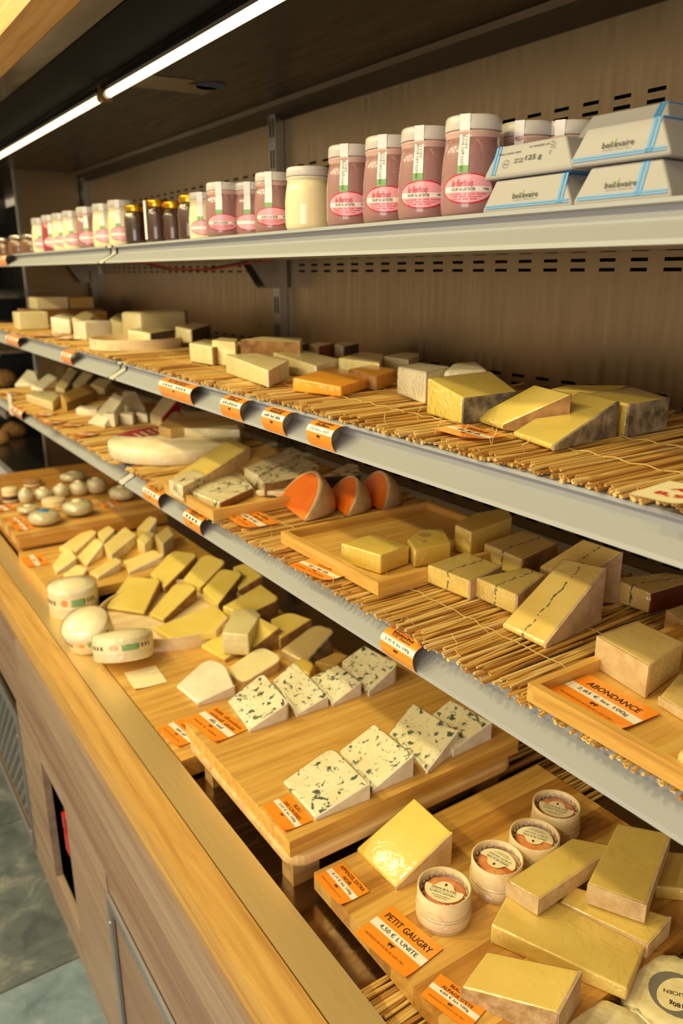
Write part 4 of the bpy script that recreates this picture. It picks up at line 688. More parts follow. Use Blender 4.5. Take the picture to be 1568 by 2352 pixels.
 {'n': 'brie_slice', 'l': 'widest bright cream slice with shiny top in the fan', 'c': 'cheese', 'm': 'brie', 't': [(0.5979, 2.0402, 0.915), (0.702, 2.1545, 0.915), (0.7056, 2.1591, 0.915), (0.7085, 2.164, 0.915), (0.7106, 2.1692, 0.915), (0.7119, 2.1747, 0.915), (0.7124, 2.1806, 0.915), (0.7139, 2.2444, 0.915), (0.7136, 2.251, 0.915), (0.7122, 2.2548, 0.915), (0.7097, 2.2557, 0.915), (0.7062, 2.2537, 0.915), (0.7017, 2.249, 0.915), (0.6071, 2.1342, 0.915)], 'b': 0.885, 'r': ['whiterind', 'whiterind', 'whiterind', 'whiterind', 'whiterind', 'whiterind', None, None, None, None, None, None, None, None], 'w': 0, 'bv': 0.004, 'v': None, 'g': None},
 {'n': 'brie_slice', 'l': 'tall cream slice standing at the back of the fan', 'c': 'cheese', 'm': 'brie', 't': [(0.7595, 2.1802, 0.9184), (0.7822, 2.1911, 0.9344), (0.7863, 2.1936, 0.9373), (0.7892, 2.1969, 0.9397), (0.7911, 2.201, 0.9416), (0.7918, 2.2058, 0.9428), (0.7915, 2.2113, 0.9436), (0.7901, 2.2213, 0.9444), (0.7884, 2.2282, 0.9445), (0.7856, 2.2333, 0.9437), (0.7818, 2.2365, 0.9419), (0.7769, 2.2378, 0.939), (0.7708, 2.2372, 0.9352), (0.7375, 2.2294, 0.9132)], 'b': 0.885, 'r': ['whiterind', 'whiterind', 'whiterind', 'whiterind', 'whiterind', 'whiterind', None, None, None, None, None, None, None, None], 'w': 0, 'bv': 0.004, 'v': None, 'g': None},
 {'n': 'brie_slice', 'l': 'dull cream slice right of the widest bright one', 'c': 'cheese', 'm': 'brie', 't': [(0.6971, 2.0512, 0.92), (0.7474, 2.12, 0.92), (0.7506, 2.1249, 0.92), (0.7529, 2.1301, 0.92), (0.7545, 2.1355, 0.92), (0.7552, 2.1412, 0.92), (0.7552, 2.147, 0.92), (0.7546, 2.1538, 0.92), (0.7535, 2.1604, 0.92), (0.7515, 2.1642, 0.92), (0.7485, 2.1653, 0.92), (0.7445, 2.1636, 0.92), (0.7395, 2.1591, 0.92), (0.6982, 2.1145, 0.92)], 'b': 0.885, 'r': ['whiterind', 'whiterind', 'whiterind', 'whiterind', 'whiterind', 'whiterind', None, None, None, None, None, None, None, None], 'w': 0, 'bv': 0.004, 'v': None, 'g': None},
 {'n': 'brie_slice', 'l': 'rightmost cream slice of the fan, under the shelf rail', 'c': 'cheese', 'm': 'brie', 't': [(0.7392, 2.0187, 0.925), (0.7854, 2.0668, 0.925), (0.7893, 2.0712, 0.925), (0.7925, 2.076, 0.925), (0.7952, 2.0811, 0.925), (0.7972, 2.0866, 0.925), (0.7986, 2.0923, 0.925), (0.808, 2.1413, 0.925), (0.8087, 2.1478, 0.925), (0.808, 2.1517, 0.925), (0.8058, 2.1529, 0.925), (0.8021, 2.1515, 0.925), (0.797, 2.1474, 0.925), (0.75, 2.1041, 0.925)], 'b': 0.885, 'r': ['whiterind', 'whiterind', 'whiterind', 'whiterind', 'whiterind', 'whiterind', None, None, None, None, None, None, None, None], 'w': 0, 'bv': 0.004, 'v': None, 'g': None},
 {'n': 'brie_slice', 'l': 'film-wrapped cream slice with sparkling edge in front of fan', 'c': 'cheese', 'm': 'brie', 't': [(0.5309, 1.9514, 0.8925), (0.5939, 1.977, 0.9083), (0.5988, 1.9796, 0.9096), (0.6024, 1.9829, 0.9107), (0.6048, 1.987, 0.9116), (0.606, 1.9918, 0.9124), (0.606, 1.9974, 0.913), (0.6053, 2.0038, 0.9135), (0.6039, 2.0106, 0.9139), (0.6011, 2.0153, 0.9139), (0.5971, 2.018, 0.9133), (0.5918, 2.0186, 0.9122), (0.5851, 2.0171, 0.9107), (0.5214, 1.9952, 0.8951)], 'b': 0.885, 'r': ['whiterind', 'whiterind', 'whiterind', 'whiterind', 'whiterind', 'whiterind', None, None, None, None, None, None, None, None], 'w': 1, 'bv': 0.004, 'v': None, 'g': None},
 {'n': 'brie_slice', 'l': 'long cream slice at near right edge of the far board', 'c': 'cheese', 'm': 'brie', 't': [(0.612, 1.9412, 0.8926), (0.7114, 1.9705, 0.9053), (0.7164, 1.9726, 0.906), (0.7203, 1.9755, 0.9065), (0.7229, 1.9794, 0.9069), (0.7242, 1.9841, 0.9071), (0.7243, 1.9896, 0.9072), (0.7216, 2.019, 0.9072), (0.7201, 2.026, 0.9071), (0.7173, 2.0313, 0.9068), (0.713, 2.0347, 0.9063), (0.7073, 2.0364, 0.9057), (0.7001, 2.0363, 0.9048), (0.6259, 2.0264, 0.8954)], 'b': 0.885, 'r': ['whiterind', 'whiterind', 'whiterind', 'whiterind', 'whiterind', 'whiterind', None, None, None, None, None, None, None, None], 'w': 0, 'bv': 0.004, 'v': None, 'g': None},
 {'n': 'brie_slice', 'l': 'pinkish slice tucked behind the tall round box', 'c': 'cheese', 'm': 'brie', 't': [(0.4977, 1.9814, 0.8949), (0.5116, 1.9992, 0.8981), (0.5147, 2.004, 0.8988), (0.5169, 2.009, 0.8995), (0.5181, 2.0143, 0.9), (0.5183, 2.0198, 0.9004), (0.5176, 2.0255, 0.9007), (0.5146, 2.0399, 0.9013), (0.5124, 2.0464, 0.9014), (0.5094, 2.0505, 0.9013), (0.5054, 2.0521, 0.9008), (0.5004, 2.0511, 0.9001), (0.4945, 2.0477, 0.899), (0.4599, 2.0221, 0.8925)], 'b': 0.885, 'r': ['whiterind', 'whiterind', 'whiterind', 'whiterind', 'whiterind', 'whiterind', None, None, None, None, None, None, None, None], 'w': 0, 'bv': 0.004, 'v': None, 'g': None},
 {'n': 'cheese_wedge', 'l': 'smooth glossy yellow wedge beside the stacked bamboo board', 'c': 'cheese', 'm': 'appenz', 't': [(0.5378, 0.6754, 0.8658), (0.6312, 0.671, 0.9139), (0.6318, 0.7547, 0.9175), (0.5347, 0.7635, 0.8676)], 'b': 0.86, 'r': ['tanrind', None, None, None], 'w': 1, 'bv': 0.0025, 'v': None, 'g': None},
 {'n': 'cheese_slab', 'l': 'yellow slab with speckled rind in front, over an orange price card', 'c': 'cheese', 'm': 'beaufort', 't': [(0.5479, 0.4059, 0.9002), (0.604, 0.4228, 0.909), (0.5529, 0.5177, 0.8835), (0.4988, 0.5034, 0.8747)], 'b': 0.86, 'r': ['pinkrind', None, None, 'rindspeck'], 'w': 1, 'bv': 0.0025, 'v': None, 'g': None},
 {'n': 'cheese_slab', 'l': 'longest yellow slab lying under two others on the near board', 'c': 'cheese', 'm': 'beaufort', 't': [(0.6525, 0.3942, 0.8781), (0.7211, 0.4202, 0.8777), (0.6807, 0.522, 0.8847), (0.6298, 0.5629, 0.8885), (0.5811, 0.5405, 0.8885)], 'b': 0.86, 'r': [None, 'tanrind', 'tanrind', None, None], 'w': 1, 'bv': 0.0025, 'v': None, 'g': None},
 {'n': 'cheese_slab', 'l': 'yellow slab half hidden behind the longest one, wrinkled film at end', 'c': 'cheese', 'm': 'beaufort', 't': [(0.7232, 0.4185, 0.8812), (0.7745, 0.4239, 0.89), (0.7139, 0.5267, 0.89), (0.6828, 0.5209, 0.8844)], 'b': 0.86, 'r': ['tanrind', None, None, 'tanrind'], 'w': 1, 'bv': 0.0025, 'v': None, 'g': None},
 {'n': 'cheese_slab', 'l': 'yellow slab resting across the longest slab, lit at one end', 'c': 'cheese', 'm': 'beaufort', 't': [(0.6405, 0.5201, 0.9129), (0.7961, 0.5261, 0.9141), (0.7634, 0.5712, 0.9117), (0.6316, 0.565, 0.9107)], 'b': 0.888, 'r': ['tanrind', None, None, 'tanrind'], 'w': 1, 'bv': 0.0025, 'v': None, 'g': None},
 {'n': 'cheese_slab', 'l': 'upright-looking tan slab with pale rind beneath the shelf edge', 'c': 'cheese', 'm': 'beaufort', 't': [(0.7384, 0.4366, 0.918), (0.876, 0.4969, 0.9177), (0.8308, 0.5493, 0.9196), (0.7055, 0.4984, 0.92)], 'b': 0.89, 'r': ['tanrind', None, None, 'tanrind'], 'w': 1, 'bv': 0.0025, 'v': None, 'g': None},
 {'n': 'cheese_slab', 'l': 'shaded yellow slab at the right edge behind the tan one', 'c': 'cheese', 'm': 'beaufort', 't': [(0.8523, 0.4364, 0.8799), (0.9236, 0.4689, 0.8799), (0.8838, 0.5019, 0.8799), (0.8133, 0.471, 0.8799)], 'b': 0.86, 'r': None, 'w': 1, 'bv': 0.0025, 'v': None, 'g': None},
]
CARDS = [
 {'l': 'largest glossy orange card, priced 4,50 €, before the nearest small round box', 'p': (0.4878, 0.606, 0.8615), 'w': 0.0903, 'h': 0.067, 'a': -1.447, 'x': (['PETIT GAUGRY'], "4,50 € L'UNITE", 'FROMAGE DE VACHE AU LAIT CRU', 1), 's': 'orange', 'g': None},
 {'l': 'orange card priced 4,19 € at the far corner of the near board', 'p': (0.4821, 0.7242, 0.8615), 'w': 0.0645, 'h': 0.0481, 'a': -1.576, 'x': (['APPENZEL EXTRA', 'NOIR'], '4,19 € les 100g', 'FROMAGE DE VACHE AU LAIT CRU', 1), 's': 'orange', 'g': None},
 {'l': 'orange card priced 4,09 € partly under the front yellow slab', 'p': (0.4886, 0.5033, 0.8615), 'w': 0.0655, 'h': 0.0394, 'a': -1.339, 'x': (['BEAUFORT', "ALPAGE D'ETE"], '4,09 € les 100g', 'FROMAGE DE VACHE AU LAIT CRU', 1), 's': 'orange', 'g': None},
 {'l': 'orange card priced 2,65 € tucked under the front blue-veined wedge', 'p': (0.4629, 0.8368, 0.9115), 'w': 0.0687, 'h': 0.0467, 'a': -1.598, 'x': (['BLEU', 'DES CAUSSES'], '2,65 € les 100g', None, 1), 's': 'orange', 'g': None},
 {'l': 'shiny orange price card at the far corner of the stacked bamboo board', 'p': (0.4782, 1.1072, 0.9115), 'w': 0.0979, 'h': 0.0649, 'a': -1.45, 'x': (['~~~~~ ~~~~~~~~~~', '~~~~~~~ ~~~~~'], '~~~~ 100g', '~~~~~~ ~~ ~~~~~~', 1), 's': 'orange', 'g': None},
 {'l': 'orange price card half hidden behind the stacked board corner', 'p': (0.4454, 1.1919, 0.8615), 'w': 0.0789, 'h': 0.0563, 'a': -1.452, 'x': (['~~~~~~~'], '~~~~ ~~~', '~~~~~~ ~~ ~~~~~~ ~~ ~~~~', 1), 's': 'orange', 'g': None},
 {'l': 'blank cream price card in front of the round printed boxes', 'p': (0.4634, 1.4224, 0.8615), 'w': 0.0815, 'h': 0.067, 'a': -1.644, 'x': None, 's': 'cream', 'g': None},
 {'l': 'orange price card behind the tilted round box', 'p': (0.5308, 1.6437, 0.8615), 'w': 0.0885, 'h': 0.0403, 'a': -1.259, 'x': (['~~~~~~'], '~~~~~', None, 0), 's': 'orange', 'g': None},
 {'l': 'orange price card at the corner of the brie board', 'p': (0.4278, 2.1934, 0.8865), 'w': 0.0988, 'h': 0.0608, 'a': -1.605, 'x': (['~~~~~'], '~~~~~', None, 0), 's': 'orange', 'g': None},
 {'l': 'orange price card at the near corner of the far stacked boards', 'p': (0.4511, 2.4198, 0.9215), 'w': 0.0798, 'h': 0.0475, 'a': -1.57, 'x': (['~~~~~'], '~~~~~', None, 0), 's': 'orange', 'g': None},
 {'l': 'reddish price card at the shaded end of the far stacked boards', 'p': (0.7457, 2.5013, 0.9215), 'w': 0.0666, 'h': 0.0569, 'a': -1.598, 'x': (['~~~~~'], '~~~~', None, 0), 's': 'orange', 'g': None},
 {'l': 'orange price card at left edge beside wrapped round cheeses', 'p': (0.443, 2.6631, 0.9215), 'w': 0.0693, 'h': 0.065, 'a': -1.397, 'x': (['~~~~~'], '~~~~', None, 0), 's': 'orange', 'g': None},
 {'l': 'red price card under the front wrapped round cheese', 'p': (0.4498, 2.4984, 0.9215), 'w': 0.0621, 'h': 0.045, 'a': -1.514, 'x': (['~~~~~'], '~~~~', None, 0), 's': 'orange', 'g': None},
 {'l': 'orange card priced 2,85 € in the front wooden tray', 'p': (0.6211, 0.4454, 1.2335), 'w': 0.093, 'h': 0.0646, 'a': -1.627, 'x': (['ABONDANCE'], '2,85 € les 100g', 'FROMAGE DE VACHE AU LAIT CRU', 1), 's': 'orange', 'g': None},
 {'l': 'orange price card on straw before the three orange half rounds', 'p': (0.6211, 1.2286, 1.227), 'w': 0.1, 'h': 0.067, 'a': -1.611, 'x': (['~~~~~~~~', '~ ~~~~~~'], '~~~~ ~~ ~~~', '~~~~~~ ~~ ~~~~~~', 1), 's': 'orange', 'g': None},
 {'l': 'orange price card hanging over straw before the middle wooden tray', 'p': (0.5882, 0.9422, 1.227), 'w': 0.0901, 'h': 0.0485, 'a': -1.45, 'x': (['~~~~~~'], '~~~ ~ les 100g', '~~~~~~ ~~ ~~~~~~', 1), 's': 'orange', 'g': None},
 {'l': 'orange price card under the grey-rinded wedges on middle shelf', 'p': (0.6357, 0.6774, 1.477), 'w': 0.0843, 'h': 0.0516, 'a': -1.646, 'x': (['~~~~~~'], '~~~~ ~~~ ~~~', None, 1), 's': 'orange', 'g': None},
 {'l': 'cream card with red handwriting at right end of middle shelf', 'p': (0.5959, 0.3752, 1.478), 'w': 0.0504, 'h': 0.067, 'a': -1.475, 'x': (['hand'], None, None, 0), 's': 'hand', 'g': None},
 {'l': 'first orange card on straw at far middle shelf', 'p': (0.6071, 2.5329, 1.477), 'w': 0.1, 'h': 0.067, 'a': -1.45, 'x': (['~~~~~'], '~~~~', None, 0), 's': 'orange', 'g': None},
 {'l': 'second orange card on straw left of the round tray', 'p': (0.642, 2.38, 1.477), 'w': 0.1, 'h': 0.067, 'a': -1.305, 'x': (['~~~~~'], '~~~~', None, 0), 's': 'orange', 'g': None},
 {'l': 'topmost pale orange card on straw of far lower shelf', 'p': (0.5928, 2.5876, 1.227), 'w': 0.0522, 'h': 0.067, 'a': -0.998, 'x': (['~~~~~'], '~~~~', None, 0), 's': 'orange', 'g': None},
 {'l': 'pinkish card second on straw of far lower shelf', 'p': (0.5751, 2.4363, 1.227), 'w': 0.0648, 'h': 0.0646, 'a': -0.943, 'x': (['~~~~~'], '~~~~', None, 0), 's': 'orange', 'g': None},
 {'l': 'bright orange card on straw left of bright wedge', 'p': (0.6125, 2.3524, 1.227), 'w': 0.0585, 'h': 0.0586, 'a': -0.899, 'x': (['~~~~~'], '~~~~', None, 0), 's': 'orange', 'g': None},
 {'l': 'orange card nearest the big wheel on straw', 'p': (0.6069, 2.194, 1.227), 'w': 0.0573, 'h': 0.0646, 'a': -0.99, 'x': (['~~~~~'], '~~~~', None, 0), 's': 'orange', 'g': None},
 {'l': 'reddish card at far end of lower shelf straw', 'p': (0.5997, 3.1271, 1.227), 'w': 0.0899, 'h': 0.067, 'a': -1.266, 'x': (['~~~~~'], '~~~~', None, 0), 's': 'orange', 'g': None},
]
ROUNDS = [
 {'k': 'gaugry', 'l': 'small round wooden box nearest the front, label upright, on near board', 'p': (0.5622, 0.6068, 0.86), 'r': 0.0345, 'h': 0.047, 't': 0, 'az': 0, 's': -0.25, 'g': None},
 {'k': 'gaugry', 'l': 'second small round box from the front, label upside down', 'p': (0.6554, 0.606, 0.86), 'r': 0.0345, 'h': 0.047, 't': 0, 'az': 0, 's': 2.6, 'g': None},
 {'k': 'gaugry', 'l': 'third small round box from front, cream label turned around', 'p': (0.731, 0.6094, 0.86), 'r': 0.0345, 'h': 0.047, 't': 0, 'az': 0, 's': 2.85, 'g': None},
 {'k': 'gaugry', 'l': 'small round box farthest back under the shelf edge', 'p': (0.8063, 0.6366, 0.86), 'r': 0.0345, 'h': 0.047, 't': 0, 'az': 0, 's': -0.3, 'g': None},
 {'k': 'felicien', 'l': 'soft round white cheese with grey printed seal at right edge', 'p': (0.7106, 0.3667, 0.83), 'r': 0.062, 'h': 0.03, 't': 0, 'az': 0, 's': 0, 'g': None},
 {'k': 'felicien', 'l': 'soft round cheese in crinkled film cut by the bottom edge', 'p': (0.6004, 0.3707, 0.83), 'r': 0.055, 'h': 0.03, 't': 0, 'az': 0, 's': 0, 'g': None},
 {'k': 'printed', 'l': 'tall round printed box with cream top standing beside the steel sill', 'p': (0.4382, 1.8436, 0.86), 'r': 0.058, 'h': 0.072, 't': 0, 'az': 0, 's': 0, 'g': None},
 {'k': 'printed', 'l': 'tilted round cheese resting between two printed boxes', 'p': (0.4178, 1.6308, 0.86), 'r': 0.052, 'h': 0.05, 't': 0.42, 'az': -0.93, 's': 0, 'g': None},
 {'k': 'printed', 'l': 'round printed box with red dot nearest the blank cream card', 'p': (0.4486, 1.5066, 0.86), 'r': 0.062, 'h': 0.05, 't': 0.28, 'az': 2.81, 's': 0, 'g': None},
 {'k': 'wheel', 'l': 'big round cheese wheel with red paper on top, lower shelf', 'p': (0.734, 1.857, 1.224), 'r': 0.165, 'h': 0.036, 't': 0, 'az': 0, 's': 0, 'g': None},
 {'k': 'roundtray', 'l': 'round pale wooden tray on far middle shelf', 'p': (0.7111, 2.0198, 1.474), 'r': 0.118, 'h': 0.026, 't': 0, 'az': 0, 's': 0, 'g': None},
 {'k': 'rtray', 'l': 'round wooden tray holding yellow slices on the middle board', 'p': (0.6207, 1.6677, 0.86), 'r': 0.175, 'h': 0.03, 't': 0, 'az': 0, 's': 0, 'g': None},
 {'k': 'ball', 'l': 'front left film-wrapped round cheese with blue mark', 'p': (0.5143, 2.4112, 0.92), 'r': 0.0475, 'h': 0.0439, 't': 0, 'az': 0, 's': 0, 'g': None},
 {'k': 'ball', 'l': 'front right film-wrapped round cheese on far boards', 'p': (0.6262, 2.4494, 0.92), 'r': 0.0479, 'h': 0.0489, 't': 0, 'az': 0, 's': 0, 'g': None},
 {'k': 'ball', 'l': 'upright egg-shaped wrapped cheese at left of far boards', 'p': (0.5185, 2.6737, 0.92), 'r': 0.0233, 'h': 0.0536, 't': 0, 'az': 0, 's': 0, 'g': None},
 {'k': 'ball', 'l': 'wrapped cheese between egg-shaped one and the middle', 'p': (0.577, 2.6819, 0.92), 'r': 0.0296, 'h': 0.0449, 't': 0, 'az': 0, 's': 0, 'g': None},
 {'k': 'ball', 'l': 'pale rounded wrapped cheese in the middle of far boards', 'p': (0.6365, 2.6823, 0.92), 'r': 0.0269, 'h': 0.0478, 't': 0, 'az': 0, 's': 0, 'g': None},
 {'k': 'ball', 'l': 'brownish wrapped cheese behind front right one', 'p': (0.6958, 2.677, 0.92), 'r': 0.0317, 'h': 0.0507, 't': 0, 'az': 0, 's': 0, 'g': None},
 {'k': 'ball', 'l': 'wrapped round cheese at right of the far group', 'p': (0.754, 2.6688, 0.92), 'r': 0.035, 'h': 0.0561, 't': 0, 'az': 0, 's': 0, 'g': None},
 {'k': 'ball', 'l': 'ring-topped pale cheese at the back of far group', 'p': (0.7332, 2.8849, 0.92), 'r': 0.0468, 'h': 0.0362, 't': 0, 'az': 0, 's': 0, 'g': None},
 {'k': 'ball', 'l': 'wrapped cheese in shade under the shelf rail', 'p': (0.8028, 2.5422, 0.92), 'r': 0.0445, 'h': 0.0474, 't': 0, 'az': 0, 's': 0, 'g': None},
 {'k': 'puck', 'l': 'dark-banded small box at left of the far boards', 'p': (0.4831, 2.7357, 0.92), 'r': 0.0265, 'h': 0.0471, 't': 0, 'az': 0, 's': 0, 'g': None},
 {'k': 'puck', 'l': 'flat cream round between the wrapped cheeses', 'p': (0.5909, 2.6071, 0.92), 'r': 0.0377, 'h': 0.0209, 't': 0, 'az': 0, 's': 0, 'g': None},
 {'k': 'ball', 'l': 'low pinkish wrapped piece behind orange cards', 'p': (0.5007, 2.5654, 0.92), 'r': 0.0351, 'h': 0.0247, 't': 0, 'az': 0, 's': 0, 'g': None},
 {'k': 'puck', 'l': 'reddish flat round at back left of far boards', 'p': (0.5936, 2.9055, 0.92), 'r': 0.0317, 'h': 0.0203, 't': 0, 'az': 0, 's': 0, 'g': None},
]
JARS = [
 {'k': 'pink', 'l': 'pink berry yogurt jar nearest the butter packs, oval label in full view', 'p': (0.625, 0.6803), 'r': 0.0325, 'h': 0.098, 'x': 2},
 {'k': 'pink', 'l': 'second pink yogurt jar from the butter packs', 'p': (0.627, 0.7592), 'r': 0.0325, 'h': 0.098, 'x': 2},
 {'k': 'pink', 'l': 'third pink yogurt jar from the butter packs', 'p': (0.627, 0.83), 'r': 0.0325, 'h': 0.098, 'x': 2},
 {'k': 'pink', 'l': 'fourth pink yogurt jar from butter, beside the plain white jar', 'p': (0.627, 0.913), 'r': 0.0325, 'h': 0.098, 'x': 2},
 {'k': 'pink', 'l': 'pink yogurt jar in the second row behind the butter packs', 'p': (0.7, 0.6744), 'r': 0.0325, 'h': 0.098, 'x': 0},
 {'k': 'pink', 'l': 'yogurt jar farthest right behind the butter, only its lid showing', 'p': (0.735, 0.6473), 'r': 0.0325, 'h': 0.098, 'x': 0},
 {'k': 'plain', 'l': 'plain white yogurt jar without a label', 'p': (0.627, 1.0196), 'r': 0.034, 'h': 0.083, 'x': 0},
 {'k': 'pink', 'l': 'pink yogurt jar just left of the plain white jar', 'p': (0.63, 1.125), 'r': 0.031, 'h': 0.086, 'x': 1},
 {'k': 'pink', 'l': 'pink yogurt jar half hidden behind its neighbour, second row', 'p': (0.665, 1.2637), 'r': 0.031, 'h': 0.086, 'x': 0},
 {'k': 'pink', 'l': 'pink yogurt jar right of the dark jam jars', 'p': (0.63, 1.2999), 'r': 0.032, 'h': 0.087, 'x': 1},
 {'k': 'white', 'l': 'white yogurt jar peeking out beside the dark jam jars', 'p': (0.66, 1.4461), 'r': 0.031, 'h': 0.084, 'x': 0},
 {'k': 'dark', 'l': 'rightmost dark jam jar with gold lid', 'p': (0.645, 1.4746), 'r': 0.026, 'h': 0.082, 'x': 0},
 {'k': 'dark', 'l': 'dark jam jar second from right in its group', 'p': (0.665, 1.6039), 'r': 0.027, 'h': 0.08, 'x': 0},
 {'k': 'dark', 'l': 'dark jam jar with white paper strip and gold lid', 'p': (0.64, 1.6311), 'r': 0.027, 'h': 0.084, 'x': 0},
 {'k': 'dark', 'l': 'leftmost dark jam jar with gold lid beside white yogurt', 'p': (0.63, 1.7287), 'r': 0.027, 'h': 0.08, 'x': 0},
 {'k': 'white', 'l': 'white yogurt jar with pink label left of the dark jars', 'p': (0.64, 1.8522), 'r': 0.0325, 'h': 0.098, 'x': 0},
 {'k': 'white', 'l': 'white yogurt jar behind the shelf joint clip', 'p': (0.64, 1.9669), 'r': 0.0325, 'h': 0.098, 'x': 0},
 {'k': 'pink', 'l': 'rosy yogurt jar in the far group, widest of them', 'p': (0.635, 2.0809), 'r': 0.0325, 'h': 0.098, 'x': 0},
 {'k': 'white', 'l': 'slim white yogurt jar left of the far rosy jar', 'p': (0.64, 2.2306), 'r': 0.0325, 'h': 0.098, 'x': 0},
 {'k': 'white', 'l': 'white yogurt jar beside the raspberry-red jar', 'p': (0.64, 2.3348), 'r': 0.0325, 'h': 0.098, 'x': 0},
 {'k': 'rasp', 'l': 'raspberry-red yogurt jar in the far group', 'p': (0.635, 2.4237), 'r': 0.0325, 'h': 0.098, 'x': 0},
 {'k': 'white', 'l': 'leftmost white yogurt jar of the far group', 'p': (0.64, 2.5646), 'r': 0.0325, 'h': 0.098, 'x': 0},
 {'k': 'brown', 'l': 'brown jar with silver lid nearest the far yogurt jars', 'p': (0.66, 2.7701), 'r': 0.04, 'h': 0.06, 'x': 0},
 {'k': 'brown', 'l': 'middle brown jar with silver lid at far left of top shelf', 'p': (0.65, 2.9052), 'r': 0.04, 'h': 0.062, 'x': 0},
 {'k': 'brown', 'l': 'brown jar with silver lid at left edge of the top shelf', 'p': (0.65, 3.1456), 'r': 0.04, 'h': 0.062, 'x': 0},
]
RAIL_CARDS = [
 {'l': "curled orange rail card reading 4,50 euros L'UNITE, rightmost on middle shelf", 'y0': 0.8632, 'y1': 0.9274, 's': 2, 'x': ("4,50 euros L'UNITE",)},
 {'l': 'curled orange rail card second from right on middle shelf rail', 'y0': 0.9948, 'y1': 1.0603, 's': 2, 'x': ('~~~~ les 100g',)},
 {'l': 'curled orange rail card third from right on middle shelf rail', 'y0': 1.1337, 'y1': 1.208, 's': 2, 'x': ('~~~~~~~',)},
 {'l': 'wide double orange rail card on middle shelf rail near its joint', 'y0': 1.3327, 'y1': 1.4881, 's': 2, 'x': ('~~~~ ~~~~',)},
 {'l': 'small orange rail card beyond the joint of the middle shelf', 'y0': 2.108, 'y1': 2.1994, 's': 2, 'x': ('~~~',)},
 {'l': 'orange rail card standing up at far left of middle shelf rail', 'y0': 2.7128, 'y1': 2.8971, 's': 2, 'x': ('~~~',)},
 {'l': 'curled orange rail card reading 2,95 € les 100g on lower shelf rail', 'y0': 0.6805, 'y1': 0.749, 's': 3, 'x': ('2,95 € les 100g',)},
 {'l': 'curled orange rail card below the far tray on lower shelf rail', 'y0': 1.3248, 'y1': 1.4058, 's': 3, 'x': ('~~~~',)},
 {'l': 'orange rail card beside the lower shelf joint clip', 'y0': 1.5396, 'y1': 1.6332, 's': 3, 'x': ('~~~~',)},
 {'l': 'small orange rail card at far left of lower shelf rail', 'y0': 2.794, 'y1': 2.9713, 's': 3, 'x': ('~~',)},
 {'l': 'orange rail card at left edge of the top shelf rail', 'y0': 2.7432, 'y1': 2.9404, 's': 1, 'x': ('~~',)},
]

# ------------------------------------------------------------------ straw mats
def straw_mesh(k):
    bm = bmesh.new(); L = random.uniform(.35, .40); r = random.uniform(.0015, .0026); n = 6
    by = random.uniform(-.006, .006); bz = random.uniform(0, .002)
    prev = None; first = None
    for i, t_ in enumerate((0, .12, .5, 1)):
        rr = r*(1 if i else 1.06)
        ring = [bm.verts.new((t_*L, by*t_*t_+rr*math.cos(2*math.pi*q/n+.3), bz*math.sin(t_*3)+rr*math.sin(2*math.pi*q/n+.3))) for q in range(n)]
        if prev:
            for q in range(n): bm.faces.new((prev[q], prev[(q+1) % n], ring[(q+1) % n], ring[q]))
        else: first = ring
        prev = ring
    inn = [bm.verts.new((0.0005, v.co.y*.6, v.co.z*.6)) for v in first]
    deep = [bm.verts.new((.012, v.co.y*.5, v.co.z*.5)) for v in first]
    for q in range(n):
        bm.faces.new((first[q], first[(q+1) % n], inn[(q+1) % n], inn[q])); bm.faces.new((inn[q], inn[(q+1) % n], deep[(q+1) % n], deep[q]))
    bm.faces.new(deep)
    bmesh.ops.recalc_face_normals(bm, faces=bm.faces)
    me = bpy.data.meshes.new('straw'); bm.to_mesh(me); bm.free()
    me.materials.append(M[('straw', 'straw_b', 'straw_c', 'straw')[k % 4]])
    return me
SM = [straw_mesh(k) for k in range(12)]
def straw_bundle(parent, name, y0, y1, n, x0, z, spread, xr=.012, sc=1.0):
    """the remaining straws of a mat as one part"""
    bm = bmesh.new()
    mats = ['straw', 'straw_b', 'straw_c']
    for i in range(n):
        y = y0+(y1-y0)*(i+random.random())/n; a = random.gauss(0, .035); r = random.uniform(.0018, .0028)*sc; xx = x0+random.uniform(-xr, xr*.6); zz = z+random.uniform(0, spread)
        L = .40; mi = random.randrange(3); pr = None
        for t_ in (0, .5, 1):
            ring = [bm.verts.new((xx+t_*L, y+math.sin(a)*t_*L+r*math.cos(q*1.2566), zz+r*math.sin(q*1.2566)+.002*math.sin(t_*3))) for q in range(5)]
            if pr:
                for q in range(5): bm.faces.new((pr[q], pr[(q+1) % 5], ring[(q+1) % 5], ring[q])).material_index = mi
            else: bm.faces.new(ring).material_index = mi
            pr = ring
    o = mesh_obj(name, bm, None, parent, mats=mats); tag(o, kind='stuff'); return o
def mat_threads(e, y0, y1, xs, z):
    for x in xs:
        bm = bmesh.new(); pts = []; n = int((y1-y0)/.018)
        for i in range(n+1): pts.append((x+random.uniform(-.003, .003), y0+(y1-y0)*i/n, z+(.0015 if i % 2 else -.0015)))
        tube(bm, pts, .0007, 4); mesh_obj('binding_thread', bm, 'twine', e)
